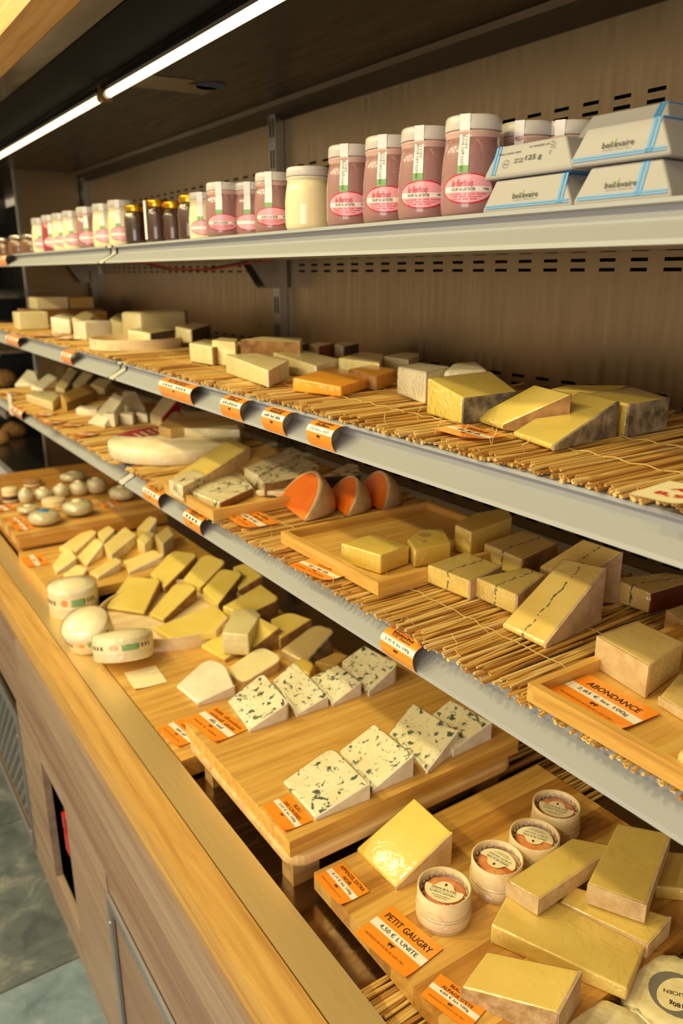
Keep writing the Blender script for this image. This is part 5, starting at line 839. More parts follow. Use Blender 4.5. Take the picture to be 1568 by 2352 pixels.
def straw_mat(k, y0, y1, lab, single, x0=.59):
    z = SZ[k]
    e = empty('straw_mat', (0, 0, 0), 0, lab, 'straw mat')
    if single:
        n = 300
        for i in range(n):
            y = y0+(y1-y0)*(i+random.uniform(-.3, .3))/n
            o = bpy.data.objects.new('straw', SM[random.randrange(len(SM))])
            o.location = (x0+random.uniform(-.014, .014), y, z+.0072+random.uniform(-.001, .0026))
            o.rotation_euler = (random.uniform(0, 6.28), random.gauss(0, .006), random.gauss(.01, .05))
            link(o, e)
        straw_bundle(e, 'under_straws', y0, y1, 330, x0+.004, z+.0028, .0015)
        mat_threads(e, y0, y1, (x0+.085, x0+.19), z+.0115)
        # a few loose fibres sticking up
        for i in range(16):
            y = random.uniform(y0+.25, y1-.1); x = x0+random.uniform(0, .09)
            bm = bmesh.new(); tube(bm, [(0, 0, 0), (random.uniform(-.006, .006), random.uniform(-.004, .004), .008), (random.uniform(-.012, .012), random.uniform(-.008, .008), .016)], .0006, 4)
            mesh_obj('loose_fibre', bm, 'twine', e, (x, y, z+.009))
    else:
        straw_bundle(e, 'straws', y0, y1, 520, x0, z+.0028, .007)
    return e
straw_mat(2, .30, 1.775, 'near straw mat covering the middle shelf', True, .591)
straw_mat(2, 1.83, 3.3, 'far straw mat on the middle shelf beyond the joint', False, .588)
straw_mat(3, .30, 1.775, 'near straw mat covering the lower shelf', True, .578)
straw_mat(3, 1.83, 3.3, 'far straw mat on the lower shelf beyond the joint', False, .572)
e = empty('straw_mat', (0, 0, 0), 0, 'straw mat on the case bottom under the near board', 'straw mat')
straw_bundle(e, 'straws', .25, .60, 130, .425, S(-.839), .007, .008)
e = empty('straw_mat', (0, 0, 0), 0, 'dark straw mat behind the stacked board on the case bottom', 'straw mat')
straw_bundle(e, 'straws', .68, .86, 40, .62, S(-.839), .004, .03)

# ------------------------------------------------------------------ boards and trays
def board(name, lab, x0, x1, y0, y1, zt_, th, mat, bev=.003, n=8, legs=None, round_=0):
    """bamboo board glued up from strips running from front to back of the case"""
    e = empty(name, ((x0+x1)/2, (y0+y1)/2, zt_-th), 0, lab, 'board')
    w = (y1-y0)/n
    for i in range(n):
        bm = bmesh.new(); box(bm, (x0-x1)/2, (x1-x0)/2, -(y1-y0)/2+i*w+.00015, -(y1-y0)/2+(i+1)*w-.00015, 0, th)
        bevel(bm, .0012 if 0 < i < n-1 else bev*.6, 1)
        mesh_obj('strip', bm, mat[i % len(mat)], e)
    return e
board('bamboo_board', 'thick bamboo board stacked on a plank, holding the blue cheeses', .436, .879, .783, 1.144, S(-.75), .025, ['bamboo'])
e = empty('stand_plank', (.66, .963, S(-.793)), 0, 'round-cornered wooden plank on short legs under the bamboo board', 'plank stand')
bm = bmesh.new(); box(bm, -.228, .205, -.192, .178, 0, .0185)
vs = [ed for ed in bm.edges if abs(ed.verts[0].co.z-ed.verts[1].co.z) > .01]
bmesh.ops.bevel(bm, geom=vs, offset=.03, segments=5, affect='EDGES', profile=.5)
bevel(bm, .006, 3, 60); mesh_obj('plank', bm, 'plank', e, smooth=False)
for x in (-.19, .17):
    for y in (-.15, .12):
        bm = bmesh.new(); box(bm, x-.022, x+.022, y-.016, y+.016, -.049, 0); bevel(bm, .004); mesh_obj('leg', bm, 'plank', e)
board('cutting_board', 'wide wooden board nearest the camera, holding the small round boxes', .463, .909, .412, .765, S(-.80), .028, ['bamboo_dark', 'bamboo'])
board('cutting_board', 'pale wooden board in the middle with the white card', .412, .86, 1.112, 1.72, S(-.80), .036, ['bamboo'])
board('cutting_board', 'wooden board under the fan of brie slices', .405, .86, 1.90, 2.29, S(-.775), .024, ['bamboo'])
board('cutting_board', 'lower of the two far stacked boards', .42, .86, 2.31, 2.66, S(-.775), .03, ['bamboo_dark'])
board('cutting_board', 'upper of the two far stacked boards, holding wrapped round cheeses', .412, .865, 2.30, 2.70, S(-.74), .03, ['bamboo_dark', 'bamboo'])
board('cutting_board', 'reddish board at far end behind the wrapped round cheeses', .43, .87, 2.78, 3.15, S(-.74), .03, ['bamboo_dark'])
def tray(lab, x0, x1, y0, y1, z, hw, th=.009):
    e = empty('wooden_tray', ((x0+x1)/2, (y0+y1)/2, z), 0, lab, 'tray')
    X, Y = (x1-x0)/2, (y1-y0)/2
    bm = bmesh.new(); box(bm, -X+.002, X-.002, -Y+.002, Y-.002, 0, .007); mesh_obj('base', bm, 'bamboo', e)
    for nm, a in (('side', (-X, X, -Y, -Y+th)), ('side', (-X, X, Y-th, Y)), ('end', (-X, -X+th, -Y+th, Y-th)), ('end', (X-th, X, -Y+th, Y-th))):
        bm = bmesh.new(); box(bm, *a, 0, hw); bevel(bm, .0012, 1); mesh_obj(nm, bm, 'bamboo' if nm == 'side' else 'bamboo_y', e)
    return e
zt3 = S(-.436)
tray('front wooden tray at right of the lower shelf, holding a large cream wedge', .571, .86, .21, .502, zt3, .021)
tray('middle wooden tray on the lower shelf with three yellow wedges', .606, .925, .815, 1.09, zt3, .021)
tray('far wooden tray on the lower shelf with dark-veined white slabs', .562, .87, 1.262, 1.50, zt3, .021)
bm = bmesh.new(); o = boxo('crate', .69, .96, 3.08, 3.27, S(-.187), S(-.132), 'crate_wood', bev=.003); tag(o, 'low dark wooden crate under the blocks by the end panel', 'crate')

# ------------------------------------------------------------------ cheeses
def prism_bm(top, zb, c, infl=0):
    bm = bmesh.new(); n = len(top)
    cx = sum(p[0] for p in top)/n; cy = sum(p[1] for p in top)/n
    def g(p):
        d = Vector((p[0]-cx, p[1]-cy)); l = d.length or 1
        return (p[0]+d.x/l*infl-c.x, p[1]+d.y/l*infl-c.y)
    a = [bm.verts.new((*g(p), zb-c.z)) for p in top]
    b = [bm.verts.new((*g(p), p[2]+infl*.8-c.z)) for p in top]
    bm.faces.new(a[::-1]); bm.faces.new(b)
    for i in range(n):
        j = (i+1) % n; bm.faces.new((a[i], a[j], b[j], b[i]))
    bmesh.ops.recalc_face_normals(bm, faces=bm.faces)
    return bm
def rind_bm(top, zb, c, sides, key, th=.0016):
    """shell over the runs of side faces that carry rind"""
    n = len(top); bm = bmesh.new(); done = False
    nor = []
    for i in range(n):
        p, q = top[i], top[(i+1) % n]; d = Vector((q[0]-p[0], q[1]-p[1])); l = d.length or 1
        nor.append(Vector((d.y/l, -d.x/l)))
    def off(i, t_):
        vs = []
        a = nor[i-1] if sides[i-1] == key else None; b = nor[i] if sides[i] == key else None
        v = (a+b).normalized() if (a and b) else (a or b)
        return Vector((top[i][0]+v.x*t_-c.x, top[i][1]+v.y*t_-c.y))
    for i in range(n):
        if sides[i] != key: continue
        j = (i+1) % n
        for_ = []
        P = []
        for k in (i, j):
            o1, o0 = off(k, th), off(k, -.002)
            P.append((o0, o1, zb+.0004-c.z, top[k][2]-.0004-c.z))
        (a0, a1, zl, ah), (b0, b1, zl2, bh) = P
        vv = [bm.verts.new(q) for q in ((a0.x, a0.y, zl), (b0.x, b0.y, zl), (b0.x, b0.y, bh), (a0.x, a0.y, ah), (a1.x, a1.y, zl), (b1.x, b1.y, zl), (b1.x, b1.y, bh), (a1.x, a1.y, ah))]
        for f in ((0, 3, 2, 1), (4, 5, 6, 7), (0, 1, 5, 4), (3, 7, 6, 2), (0, 4, 7, 3), (1, 2, 6, 5)):
            bm.faces.new([vv[q] for q in f])
    return bm
for d in CHEESES:
    top, zb = d['t'], d['b']; n = len(top)
    c = Vector((sum(p[0] for p in top)/n, sum(p[1] for p in top)/n, zb))
    e = empty(d['n'], c, 0, d['l'], d['c'], d['g'])
    bm = prism_bm(top, zb, c); bevel(bm, d['bv'], 3, 25)
    mesh_obj('paste', bm, d['m'], e, smooth=False)
    if d['r']:
        for key in sorted(set(k for k in d['r'] if k)):
            bm = rind_bm(top, zb, c, d['r'], key); bevel(bm, .0007, 1)
            mesh_obj('rind', bm, key, e)
    if d['w']:
        bm = prism_bm(top, zb, c, .0015); bevel(bm, d['bv']+.001, 2, 25)
        mesh_obj('plastic_wrap', bm, 'film', e, smooth=True)
    if 'holes' in d['l']:
        tz = max(p[2] for p in top)-c.z
        for hx, hy, hr in ((.004, .012, .011), (-.018, -.008, .006)):
            plate('hole', [(hx+hr*math.cos(q*.393), hy+hr*.8*math.sin(q*.393)) for q in range(16)], tz-.003, tz+.0002, 'tan', e)
    if d['v']:
        A, B = Vector(d['v'][0])-c, Vector(d['v'][1])-c
        D = B-A; side = Vector((-D.y, D.x, 0)).normalized(); nn = D.cross(side).normalized()
        if nn.z < 0: nn = -nn
        bm = bmesh.new(); N = 46; w0 = random.uniform(-.003, .003)
        for k in range(N):
            if random.random() < .3: continue
            t0, t1 = k/N, (k+1.02)/N
            w = random.uniform(.0004, .0017); o0 = math.sin(k*.6)*.0014+w0*math.sin(k*.13)+random.uniform(-.0005, .0005); o1 = math.sin((k+1)*.6)*.0014+w0*math.sin((k+1)*.13)
            q = [A+D*t0+side*(o0-w), A+D*t1+side*(o1-w*.8), A+D*t1+side*(o1+w*.8), A+D*t0+side*(o0+w)]
            lo = [bm.verts.new(p-nn*.001) for p in q]; hi = [bm.verts.new(p+nn*.0003) for p in q]
            bm.faces.new(hi); bm.faces.new(lo[::-1])
            for a in range(4): bm.faces.new((lo[a], lo[(a+1) % 4], hi[(a+1) % 4], hi[a]))
        out_ = -D.copy(); out_.z = 0; out_.normalize()
        K = max(3, int(A.z/.003))
        for k in range(K):
            if random.random() < .3: continue
            z0, z1 = A.z*k/K, A.z*(k+1.05)/K; w = random.uniform(.0008, .0022); o0 = random.uniform(-.0012, .0012)
            q = [Vector((A.x, A.y, z))+side*(o0+s*w) for z, s in ((z0, -1), (z0, 1), (z1, 1), (z1, -1))]
            lo = [bm.verts.new(p-out_*.001) for p in q]; hi = [bm.verts.new(p+out_*.0003) for p in q]
            bm.faces.new(hi); bm.faces.new(lo[::-1])
            for a in range(4): bm.faces.new((lo[a], lo[(a+1) % 4], hi[(a+1) % 4], hi[a]))
        o = mesh_obj('ash_line', bm, 'ash', e); o['label'] = 'dark ash line through the paste'
# three orange half rounds on the straw of the lower shelf
def mimo(lab, a, b, ang, rr, flip=1):
    a, b = Vector(a), Vector(b); c = (a+b)/2; L_ = (b-a).length/2
    ax = (b-a).normalized()
    perp = Vector((-ax.y, ax.x, 0))*flip
    e = empty('orange_half_round', c, 0, lab, 'cheese')
    def pt(u, phi, s=1):     # u angle along the half disc, phi opening angle
        rad = L_*math.sin(u)*s*rr; al = -L_*math.cos(u)*s
        return ax*al+perp*(rad*math.cos(phi))+Vector((0, 0, 1))*(rad*math.sin(phi)+.002)
    U = [math.pi*k/20 for k in range(21)]
    bm = bmesh.new()
    for s_phi in (0.0, ang):
        bm.faces.new([bm.verts.new(pt(u, s_phi, .93)) for u in U])
    bm.faces.ensure_lookup_table()
    f1, f2 = bm.faces[0].verts[:], bm.faces[1].verts[:]
    for k in range(20): bm.faces.new((f1[k], f1[k+1], f2[k+1], f2[k]))
    bmesh.ops.remove_doubles(bm, verts=bm.verts, dist=.00005)
    mesh_obj('paste', bm, 'mimolette', e)
    bm = bmesh.new(); PH = [ang*k/8 for k in range(9)]
    g0 = [[bm.verts.new(pt(u, p, .925)) for p in PH] for u in U]; g1 = [[bm.verts.new(pt(u, p, 1.0)) for p in PH] for u in U]
    for i in range(20):
        for k in range(8):
            bm.faces.new((g1[i][k], g1[i][k+1], g1[i+1][k+1], g1[i+1][k])); bm.faces.new((g0[i][k], g0[i+1][k], g0[i+1][k+1], g0[i][k+1]))
        bm.faces.new((g0[i][8], g0[i+1][8], g1[i+1][8], g1[i][8])); bm.faces.new((g0[i][0], g1[i][0], g1[i+1][0], g0[i+1][0]))
    bmesh.ops.remove_doubles(bm, verts=bm.verts, dist=.00005)
    mesh_obj('rind', bm, 'tanrind', e, smooth=True)
    return e
mimo('largest orange half round leaning nearest the front, bright in light', (.722, 1.312, S(-.434)), (.694, 1.160, S(-.434)), .9, 1.15)
mimo('smaller orange half round between two others on lower shelf', (.80, 1.255, S(-.434)), (.775, 1.14, S(-.434)), 1.0, 1.2)
mimo('orange half round at the back turned with its grey rind outward', (.86, 1.235, S(-.434)), (.85, 1.13, S(-.434)), 1.15, 1.3)

# ------------------------------------------------------------------ round cheeses, boxes and trays
for d in ROUNDS:
    k, p, r, h = d['k'], d['p'], d['r'], d['h']
    e = empty({'gaugry': 'round_cheese_box', 'felicien': 'soft_round_cheese', 'printed': 'printed_cheese_box', 'wheel': 'round_cheese', 'roundtray': 'round_tray', 'rtray': 'round_tray', 'ball': 'wrapped_cheese', 'puck': 'small_round_cheese'}[k], p, 0, d['l'], {'gaugry': 'cheese box', 'printed': 'cheese box', 'roundtray': 'tray', 'rtray': 'tray'}.get(k, 'cheese'))
    if k == 'gaugry':
        bm = bmesh.new(); lathe(bm, [(r*.96, 0), (r, .001), (r, h-.0005), (r-.0016, h), (r-.0026, h-.001), (r-.0026, .004)], 48); mesh_obj('box_wall', bm, 'poplar', e, smooth=True)
        bm = bmesh.new(); lathe(bm, [(r+.0006, .003), (r+.0014, .004), (r+.0014, h*.46), (r+.0004, h*.47)], 48, False); mesh_obj('outer_band', bm, 'poplar', e, smooth=True)
        for z in (.10, .40):
            bm = bmesh.new(); lathe(bm, [(r+.0016, h*z), (r+.0016, h*z+.0006)], 48, False); mesh_obj('printed_line', bm, 'ink_grey', e)
        bm = bmesh.new(); rr = r-.005
        lathe(bm, [(rr*.98, .006), (rr, .014), (rr*.98, h*.72), (rr*.88, h*.8), (rr*.5, h*.83), (rr*.1, h*.825)], 36)
        for q in bm.verts: q.co += Vector((random.uniform(-1, 1), random.uniform(-1, 1), random.uniform(-1, 1)))*.0008
        mesh_obj('cheese', bm, 'gaugry_rind', e, smooth=True)
        bm = bmesh.new(); nseg = 60
        ra = [bm.verts.new(((r-.0032)*math.cos(2*math.pi*q/nseg), (r-.0032)*math.sin(2*math.pi*q/nseg), h*.72)) for q in range(nseg)]
        rb = [bm.verts.new(((r-.0042-.0018*(q % 3))*math.cos(2*math.pi*q/nseg), (r-.0042-.0018*(q % 3))*math.sin(2*math.pi*q/nseg), h*(.88+.05*math.sin(q*1.7)))) for q in range(nseg)]
        for q in range(nseg): bm.faces.new((ra[q], ra[(q+1) % nseg], rb[(q+1) % nseg], rb[q]))
        mesh_obj('crimped_paper', bm, 'card_back', e)
        # crescent label with a rounded tab
        lb = bpy.data.objects.new('label', None); lb.empty_display_size = .01
        pts = []
        for a in range(0, 25): 
            u = math.pi+math.pi*a/24; pts.append((r*.74*math.cos(u), r*.70*math.sin(u)*.95+.001))
        pts += [(r*.70, r*.10), (r*.40, r*.06)]
        for a in range(0, 13):
            u = .2+(math.pi-.4)*a/12; pts.append((r*.34*math.cos(u), r*.10+r*.30*math.sin(u)))
        pts += [(-r*.40, r*.06), (-r*.70, r*.10)]
        cs, sn = math.cos(d['s']+R(-45)), math.sin(d['s']+R(-45))
        rot = lambda x, y: (x*cs-y*sn, x*sn+y*cs)
        lo = plate('label', [rot(*q) for q in pts], 0, .0005, 'card_cream', e, (0, 0, h*.86))
        bpy.data.objects.remove(lb)
        rz = (0, 0, d['s']+R(-45))
        for txt, y, w in (('Laiterie de la Côte', .0, .95), ('LE PETIT GAUGRY', -.21, .98)):
            q = rot(0, y*r); lettering(txt, 'ink', lo, (q[0], q[1], .0008), w=w*r, bold=.01 if y == 0 else 0, rot=rz)
        q = rot(0, -.1*r); 
        plate('rule', [rot(-r*.5, -.103*r), rot(r*.5, -.103*r), rot(r*.5, -.095*r), rot(-r*.5, -.095*r)], .0006, .0008, 'ink_brown', lo)
        q = rot(.0, -.36*r); lettering('~~~~~~~~~~~~~~', 'ink_brown', lo, (q[0], q[1], .0008), w=.7*r, h=.04*r, rot=rz)
        q = rot(.0, -.45*r); lettering('~~~~~~~~~~', 'ink_brown', lo, (q[0], q[1], .0008), w=.5*r, h=.04*r, rot=rz)
        q = rot(0, .24*r); plate('mark', [rot(.05*r*math.cos(a*.63), .24*r+.07*r*math.sin(a*.63)) for a in range(10)], .0006, .0008, 'ink_brown', lo)
        bm = bmesh.new(); lathe(bm, [(r+.002, .002), (r+.0026, h*.45), (r+.0016, h*.5)], 32, False)
        for q in bm.verts: q.co *= 1+random.uniform(-.01, .02)
        mesh_obj('plastic_wrap', bm, 'film', e, smooth=True)
    elif k == 'felicien':
        bm = bmesh.new(); lathe(bm, [(r*.9, 0), (r, h*.25), (r, h*.7), (r*.93, h*.93), (r*.7, h), (r*.2, h)], 48)
        for q in bm.verts: q.co += Vector((random.uniform(-1, 1), random.uniform(-1, 1), random.uniform(-1, 1)))*.0009
        mesh_obj('cheese', bm, 'bloomy', e, smooth=True)
        bm = bmesh.new(); lathe(bm, [(r*1.02, .0), (r*1.05, h*.5), (r*1.0, h*.98), (r*.9, h+.002)], 40, False)
        for q in bm.verts: q.co += Vector((random.uniform(-1, 1), random.uniform(-1, 1), random.uniform(-1, 1)))*.002
        mesh_obj('plastic_wrap', bm, 'film', e, smooth=True)
        bm = bmesh.new(); lathe(bm, [(r*1.04, 0), (r*1.08, .006)], 40, False); mesh_obj('paper_cup', bm, 'redrind', e, smooth=True)
        if 'seal' in d['l']:
            s_ = plate('seal', [(r*.5*math.cos(a*.2618)-.002, r*.5*math.sin(a*.2618)) for a in range(24)], 0, .0004, 'ink_grey', e, (0, 0, h+.0006))
            s2 = plate('seal_face', [(r*.44*math.cos(a*.2618)-.002, r*.30*math.sin(a*.2618)) for a in range(24)], .0005, .0007, 'bloomy', e, (0, 0, h+.0006))
            lettering('FELICIEN', 'ink', s_, (-.002, .0, .0009), w=r*.46, bold=.01, rot=(0, 0, 2.2))
            lettering('180g', 'ink', s_, (-.002-r*.2, .0-r*.12, .0009), w=r*.24, bold=.02, rot=(0, 0, 2.2))
    elif k == 'printed':
        e.rotation_euler = Matrix.Rotation(d['t'], 4, Vector((math.cos(d['az']), math.sin(d['az']), 0))).to_euler()
        e.location.z += math.sin(d['t'])*r*.95
        bm = bmesh.new(); lathe(bm, [(r*.95, 0), (r, .003), (r, h-.012), (r*.985, h-.004), (r*.95, h)], 48); mesh_obj('cheese', bm, 'wheel_rind', e, smooth=True)
        bm = bmesh.new(); lathe(bm, [(r+.0006, h*.38), (r+.0006, h*.8)], 48, False); mesh_obj('paper_band', bm, 'card_cream', e, smooth=True)
        a0 = R(-125)
        for da, w_, z_, mt in ((-.75, .34, .60, 'ink_brown'), (.0, .15, .62, 'card_orange'), (.55, .28, .6, 'label_green'), (1.0, .3, .62, 'ink_brown')):
            bm = bmesh.new(); hh = h*(.10 if mt == 'ink_brown' else .12 if mt == 'card_orange' else .16); pr = None
            for q in range(9):
                s_ = q/8*2-1; half = hh*(math.sqrt(max(0, 1-s_*s_))+.02) if mt == 'card_orange' else hh*.8
                a = a0+da+w_*s_; v1 = bm.verts.new(((r+.0012)*math.cos(a), (r+.0012)*math.sin(a), h*z_-half)); v2 = bm.verts.new(((r+.0012)*math.cos(a), (r+.0012)*math.sin(a), h*z_+half))
                if pr and not (mt == 'ink_brown' and q % 2): bm.faces.new((pr[0], v1, v2, pr[1]))
                pr = (v1, v2)
            mesh_obj('printed_mark', bm, mt, e)
        bm = bmesh.new(); lathe(bm, [(r+.001, .001), (r+.0022, h*.5), (r+.001, h+.001), (r*.6, h+.0015)], 40, False); mesh_obj('plastic_wrap', bm, 'film', e, smooth=True)
    elif k == 'wheel':
        bm = bmesh.new(); lathe(bm, [(r*.97, 0), (r, .004), (r, h-.005), (r*.98, h)], 64); mesh_obj('rind', bm, 'wheel_rind', e, smooth=True)
        pts = [(r*.96*math.cos(a), r*.96*math.sin(a)) for a in [R(78)+R(62)*q/14 for q in range(15)]]+[(-r*.45, r*.28), (r*.05, r*.32)]
        o = plate('paper_label', pts, h+.0002, h+.0008, 'label_red', e)
        for q in range(4):
            bm = bmesh.new(); box(bm, -.075+.022*q, -.068+.022*q, .045+.012*q, .10+.012*q, h+.0009, h+.0011); ob = mesh_obj('printed_stripe', bm, 'card_cream', o)
        bm = bmesh.new(); lathe(bm, [(r+.001, .001), (r+.002, h*.5), (r*.99, h+.0015), (r*.3, h+.0018)], 48, False); mesh_obj('plastic_wrap', bm, 'film', e, smooth=True)
    elif k in ('roundtray', 'rtray'):
        bm = bmesh.new(); lathe(bm, [(r*.985, 0), (r*.985, .008), (.01, .008)], 64); mesh_obj('base', bm, 'poplar', e)
        bm = bmesh.new(); lathe(bm, [(r-.004, .0), (r, 0), (r, h), (r-.004, h), (r-.004, .008)], 64, False); mesh_obj('rim', bm, 'poplar', e, smooth=False)
    elif k == 'ball':
        bm = bmesh.new(); bmesh.ops.create_uvsphere(bm, u_segments=20, v_segments=12, radius=1)
        for q in bm.verts:
            v_ = q.co.copy(); sg = lambda t_: math.copysign(abs(t_)**.75, t_)
            q.co = Vector((v_.x*r, v_.y*r, (sg(v_.z)+1)*h/2))*(1+random.uniform(-.02, .02))
            if q.co.z < .002: q.co.z = 0
        mesh_obj('cheese', bm, 'wraptint', e, smooth=True)
        bm = bmesh.new(); bmesh.ops.create_uvsphere(bm, u_segments=18, v_segments=10, radius=1)
        for q in bm.verts:
            v_ = q.co.copy(); q.co = Vector((v_.x*r*1.04, v_.y*r*1.04, (math.copysign(abs(v_.z)**.75, v_.z)+1)*h*.515))*(1+random.uniform(-.07, .07)); q.co.z = max(q.co.z, 0)
        mesh_obj('plastic_wrap', bm, 'film', e, smooth=True)
        bm = bmesh.new(); lathe(bm, [(r*.35, h*.97), (r*.3, h*1.03), (r*.02, h*1.035)], 16); mesh_obj('label', bm, 'card_cream' if 'blue' not in d['l'] else 'blue_band', e, smooth=True)
    else:
        bm = bmesh.new(); lathe(bm, [(r*.96, 0), (r, .002), (r, h-.003), (r*.95, h)], 32); mesh_obj('cheese', bm, 'brownrind' if 'reddish' in d['l'] else 'poplar', e, smooth=True)
        bm = bmesh.new(); lathe(bm, [(r+.0004, h*.2), (r+.0008, h*.5)], 32, False); mesh_obj('band', bm, 'darkrind' if 'dark' in d['l'] else 'card_cream', e, smooth=True)

# ------------------------------------------------------------------ price cards
for d in CARDS:
    e = empty('price_card', d['p'], d['a'], d['l'], 'price card')
    w, h = d['w'], d['h']
    if 'tray, ' in d['l'] or 'middle shelf' in d['l']: e.rotation_euler.y = 0
    T = .0004
    sty = d['s']
    bm = bmesh.new()
    N = 10
    def curl(x, y):
        a = max(0, (x/w-.15)); b = max(0, (-y/h-.05)); return .030*a*a*b*b*4
    g0 = [[bm.verts.new((-w/2+w*i/N, -h/2+h*j/6, curl(-w/2+w*i/N, -h/2+h*j/6))) for j in range(7)] for i in range(N+1)]
    g1 = [[bm.verts.new(v.co+Vector((0, 0, T))) for v in row] for row in g0]
    for i in range(N):
        for j in range(6):
            bm.faces.new((g1[i][j], g1[i+1][j], g1[i+1][j+1], g1[i][j+1])); bm.faces.new((g0[i][j], g0[i][j+1], g0[i+1][j+1], g0[i+1][j]))
    mesh_obj('card', bm, {'orange': 'card_orange', 'cream': 'card_cream', 'hand': 'card_cream'}[sty], e)
    Z = T+.0003
    if sty == 'hand':
        # red felt-pen writing
        lettering('8,90', 'ink_red', e, (-.001+w*.12, -h*.18, Z), w=w*.75, h=h*.20, bold=.03)
        lettering('les', 'ink_red', e, (w*.1, h*.16, Z), w=w*.6, h=h*.16, bold=.03, shear=.4)
        continue
    if not d['x']:
        continue
    title, price, small, has_cow = d['x']
    y0, y1 = h*-.10, h*.10
    bm = bmesh.new(); 
    for i in range(N):
        xa, xb = -w/2+w*i/N, -w/2+w*(i+1)/N
        bm.faces.new([bm.verts.new((x, y, curl(x, y)+T+.0001)) for x, y in ((xa, y0), (xb, y0), (xb, y1), (xa, y1))])
    mesh_obj('price_band', bm, 'card_white', e)
    nt = len(title)
    for i, t_ in enumerate(title):
        yy = h*.27 if nt == 1 else h*(.37-.18*i)
        hh = h*(.15 if nt == 1 else .115)
        wid = min(w*.86, hh*.78*len(t_))
        lettering(t_, 'ink', e, (0, yy, Z), w=wid, h=hh, bold=.012)
    if price: lettering(price, 'ink', e, (0, 0, Z+.0002), w=min(w*.72, h*.11*len(price)*.62), h=h*.12)
    if has_cow: cow(e, (0, -h*.19, Z), h*.075)
    if small: lettering(small, 'ink_brown', e, (-w*.04, -h*.32, Z+.0006), w=w*.74, h=h*.05)

# curled cards clipped into the rails
for d in RAIL_CARDS:
    y0, y1 = d['y0'], d['y1']; L_ = y1-y0; z = SZ[d['s']]
    e = empty('rail_card', (.5675, (y0+y1)/2, z-.018), 0, d['l'], 'price card')
    A = Vector((.021, .016)); B = Vector((.0005, -.0175))       # clipped at the top lip and the bottom lip
    def arc(t_):
        p = A.lerp(B, t_); nrm = Vector((-(A.y-B.y), (A.x-B.x))).normalized()
        return p+nrm*(.0175*(1-(2*t_-1)**2)**.75)
    def band(name, t0, t1, mat, offs, n=10, mats=None):
        bm = bmesh.new(); pr = None
        for q in range(n+1):
            t_ = t0+(t1-t0)*q/n; p = arc(t_); tg = (arc(min(1, t_+.01))-arc(max(0, t_-.01))).normalized(); nn = Vector((tg.y, -tg.x))
            if nn.x > 0: nn = -nn
            p = p+nn*offs
            v1 = bm.verts.new((p.x, -L_/2, p.y)); v2 = bm.verts.new((p.x, L_/2, p.y))
            if pr: bm.faces.new((pr[0], v1, v2, pr[1]))
            pr = (v1, v2)
        return mesh_obj(name, bm, mat, e, smooth=True)
    band('card_backing', 0, 1, 'card_back', 0, 16)
    band('card', 0, 1, 'card_orange', .0004, 16)
    band('price_band', .40, .62, 'card_white', .0007, 6)
    p = arc(.51); tg = (arc(.52)-arc(.50)).normalized(); nn = Vector((tg.y, -tg.x)); nn = -nn if nn.x > 0 else nn
    X = Vector((0, -1, 0)); Nv = Vector((nn.x, 0, nn.y)); Yv = Nv.cross(X)
    rot = Matrix((X, Yv, Nv)).transposed().to_euler()
    p = p+nn*.0012
    lettering(d['x'][0], 'ink', e, (p.x, 0, p.y), w=L_*.74, h=.0052, rot=rot)
    if '~~~~' in d['x'][0] or '€' in d['x'][0] or 'euros' in d['x'][0]:
        for t_, body, hh, ww in ((.20, '~~~~~~~~~', .005, .6), (.31, '~~~~~~~~', .005, .55)):
            if '€' in d['x'][0]: body = 'FORT (Reserve)' if t_ > .25 else body
            p = arc(t_); tg = (arc(t_+.01)-arc(t_-.01)).normalized(); nn = Vector((tg.y, -tg.x)); nn = -nn if nn.x > 0 else nn
            Nv = Vector((nn.x, 0, nn.y)); Yv = Nv.cross(X); p = p+nn*.0012
            lettering(body, 'ink', e, (p.x, 0, p.y), w=L_*ww, h=hh, rot=Matrix((X, Yv, Nv)).transposed().to_euler(), bold=.01)
        t_ = .73; p = arc(t_); tg = (arc(t_+.01)-arc(t_-.01)).normalized(); nn = Vector((tg.y, -tg.x)); nn = -nn if nn.x > 0 else nn
        Nv = Vector((nn.x, 0, nn.y)); Yv = Nv.cross(X); p = p+nn*.0012
        c_ = cow(e, (p.x, 0, p.y), .0045); c_.rotation_euler = Matrix((X, Yv, Nv)).transposed().to_euler()
# upright white tag and a strip of film at the far lower rail
e = empty('white_tag', (.565, 2.98, S(-.488)), 0, 'narrow white paper tag standing at far lower shelf rail', 'tag')
bm = bmesh.new(); box(bm, 0, .001, -.03, .03, 0, .075); mesh_obj('paper', bm, 'card_white', e)

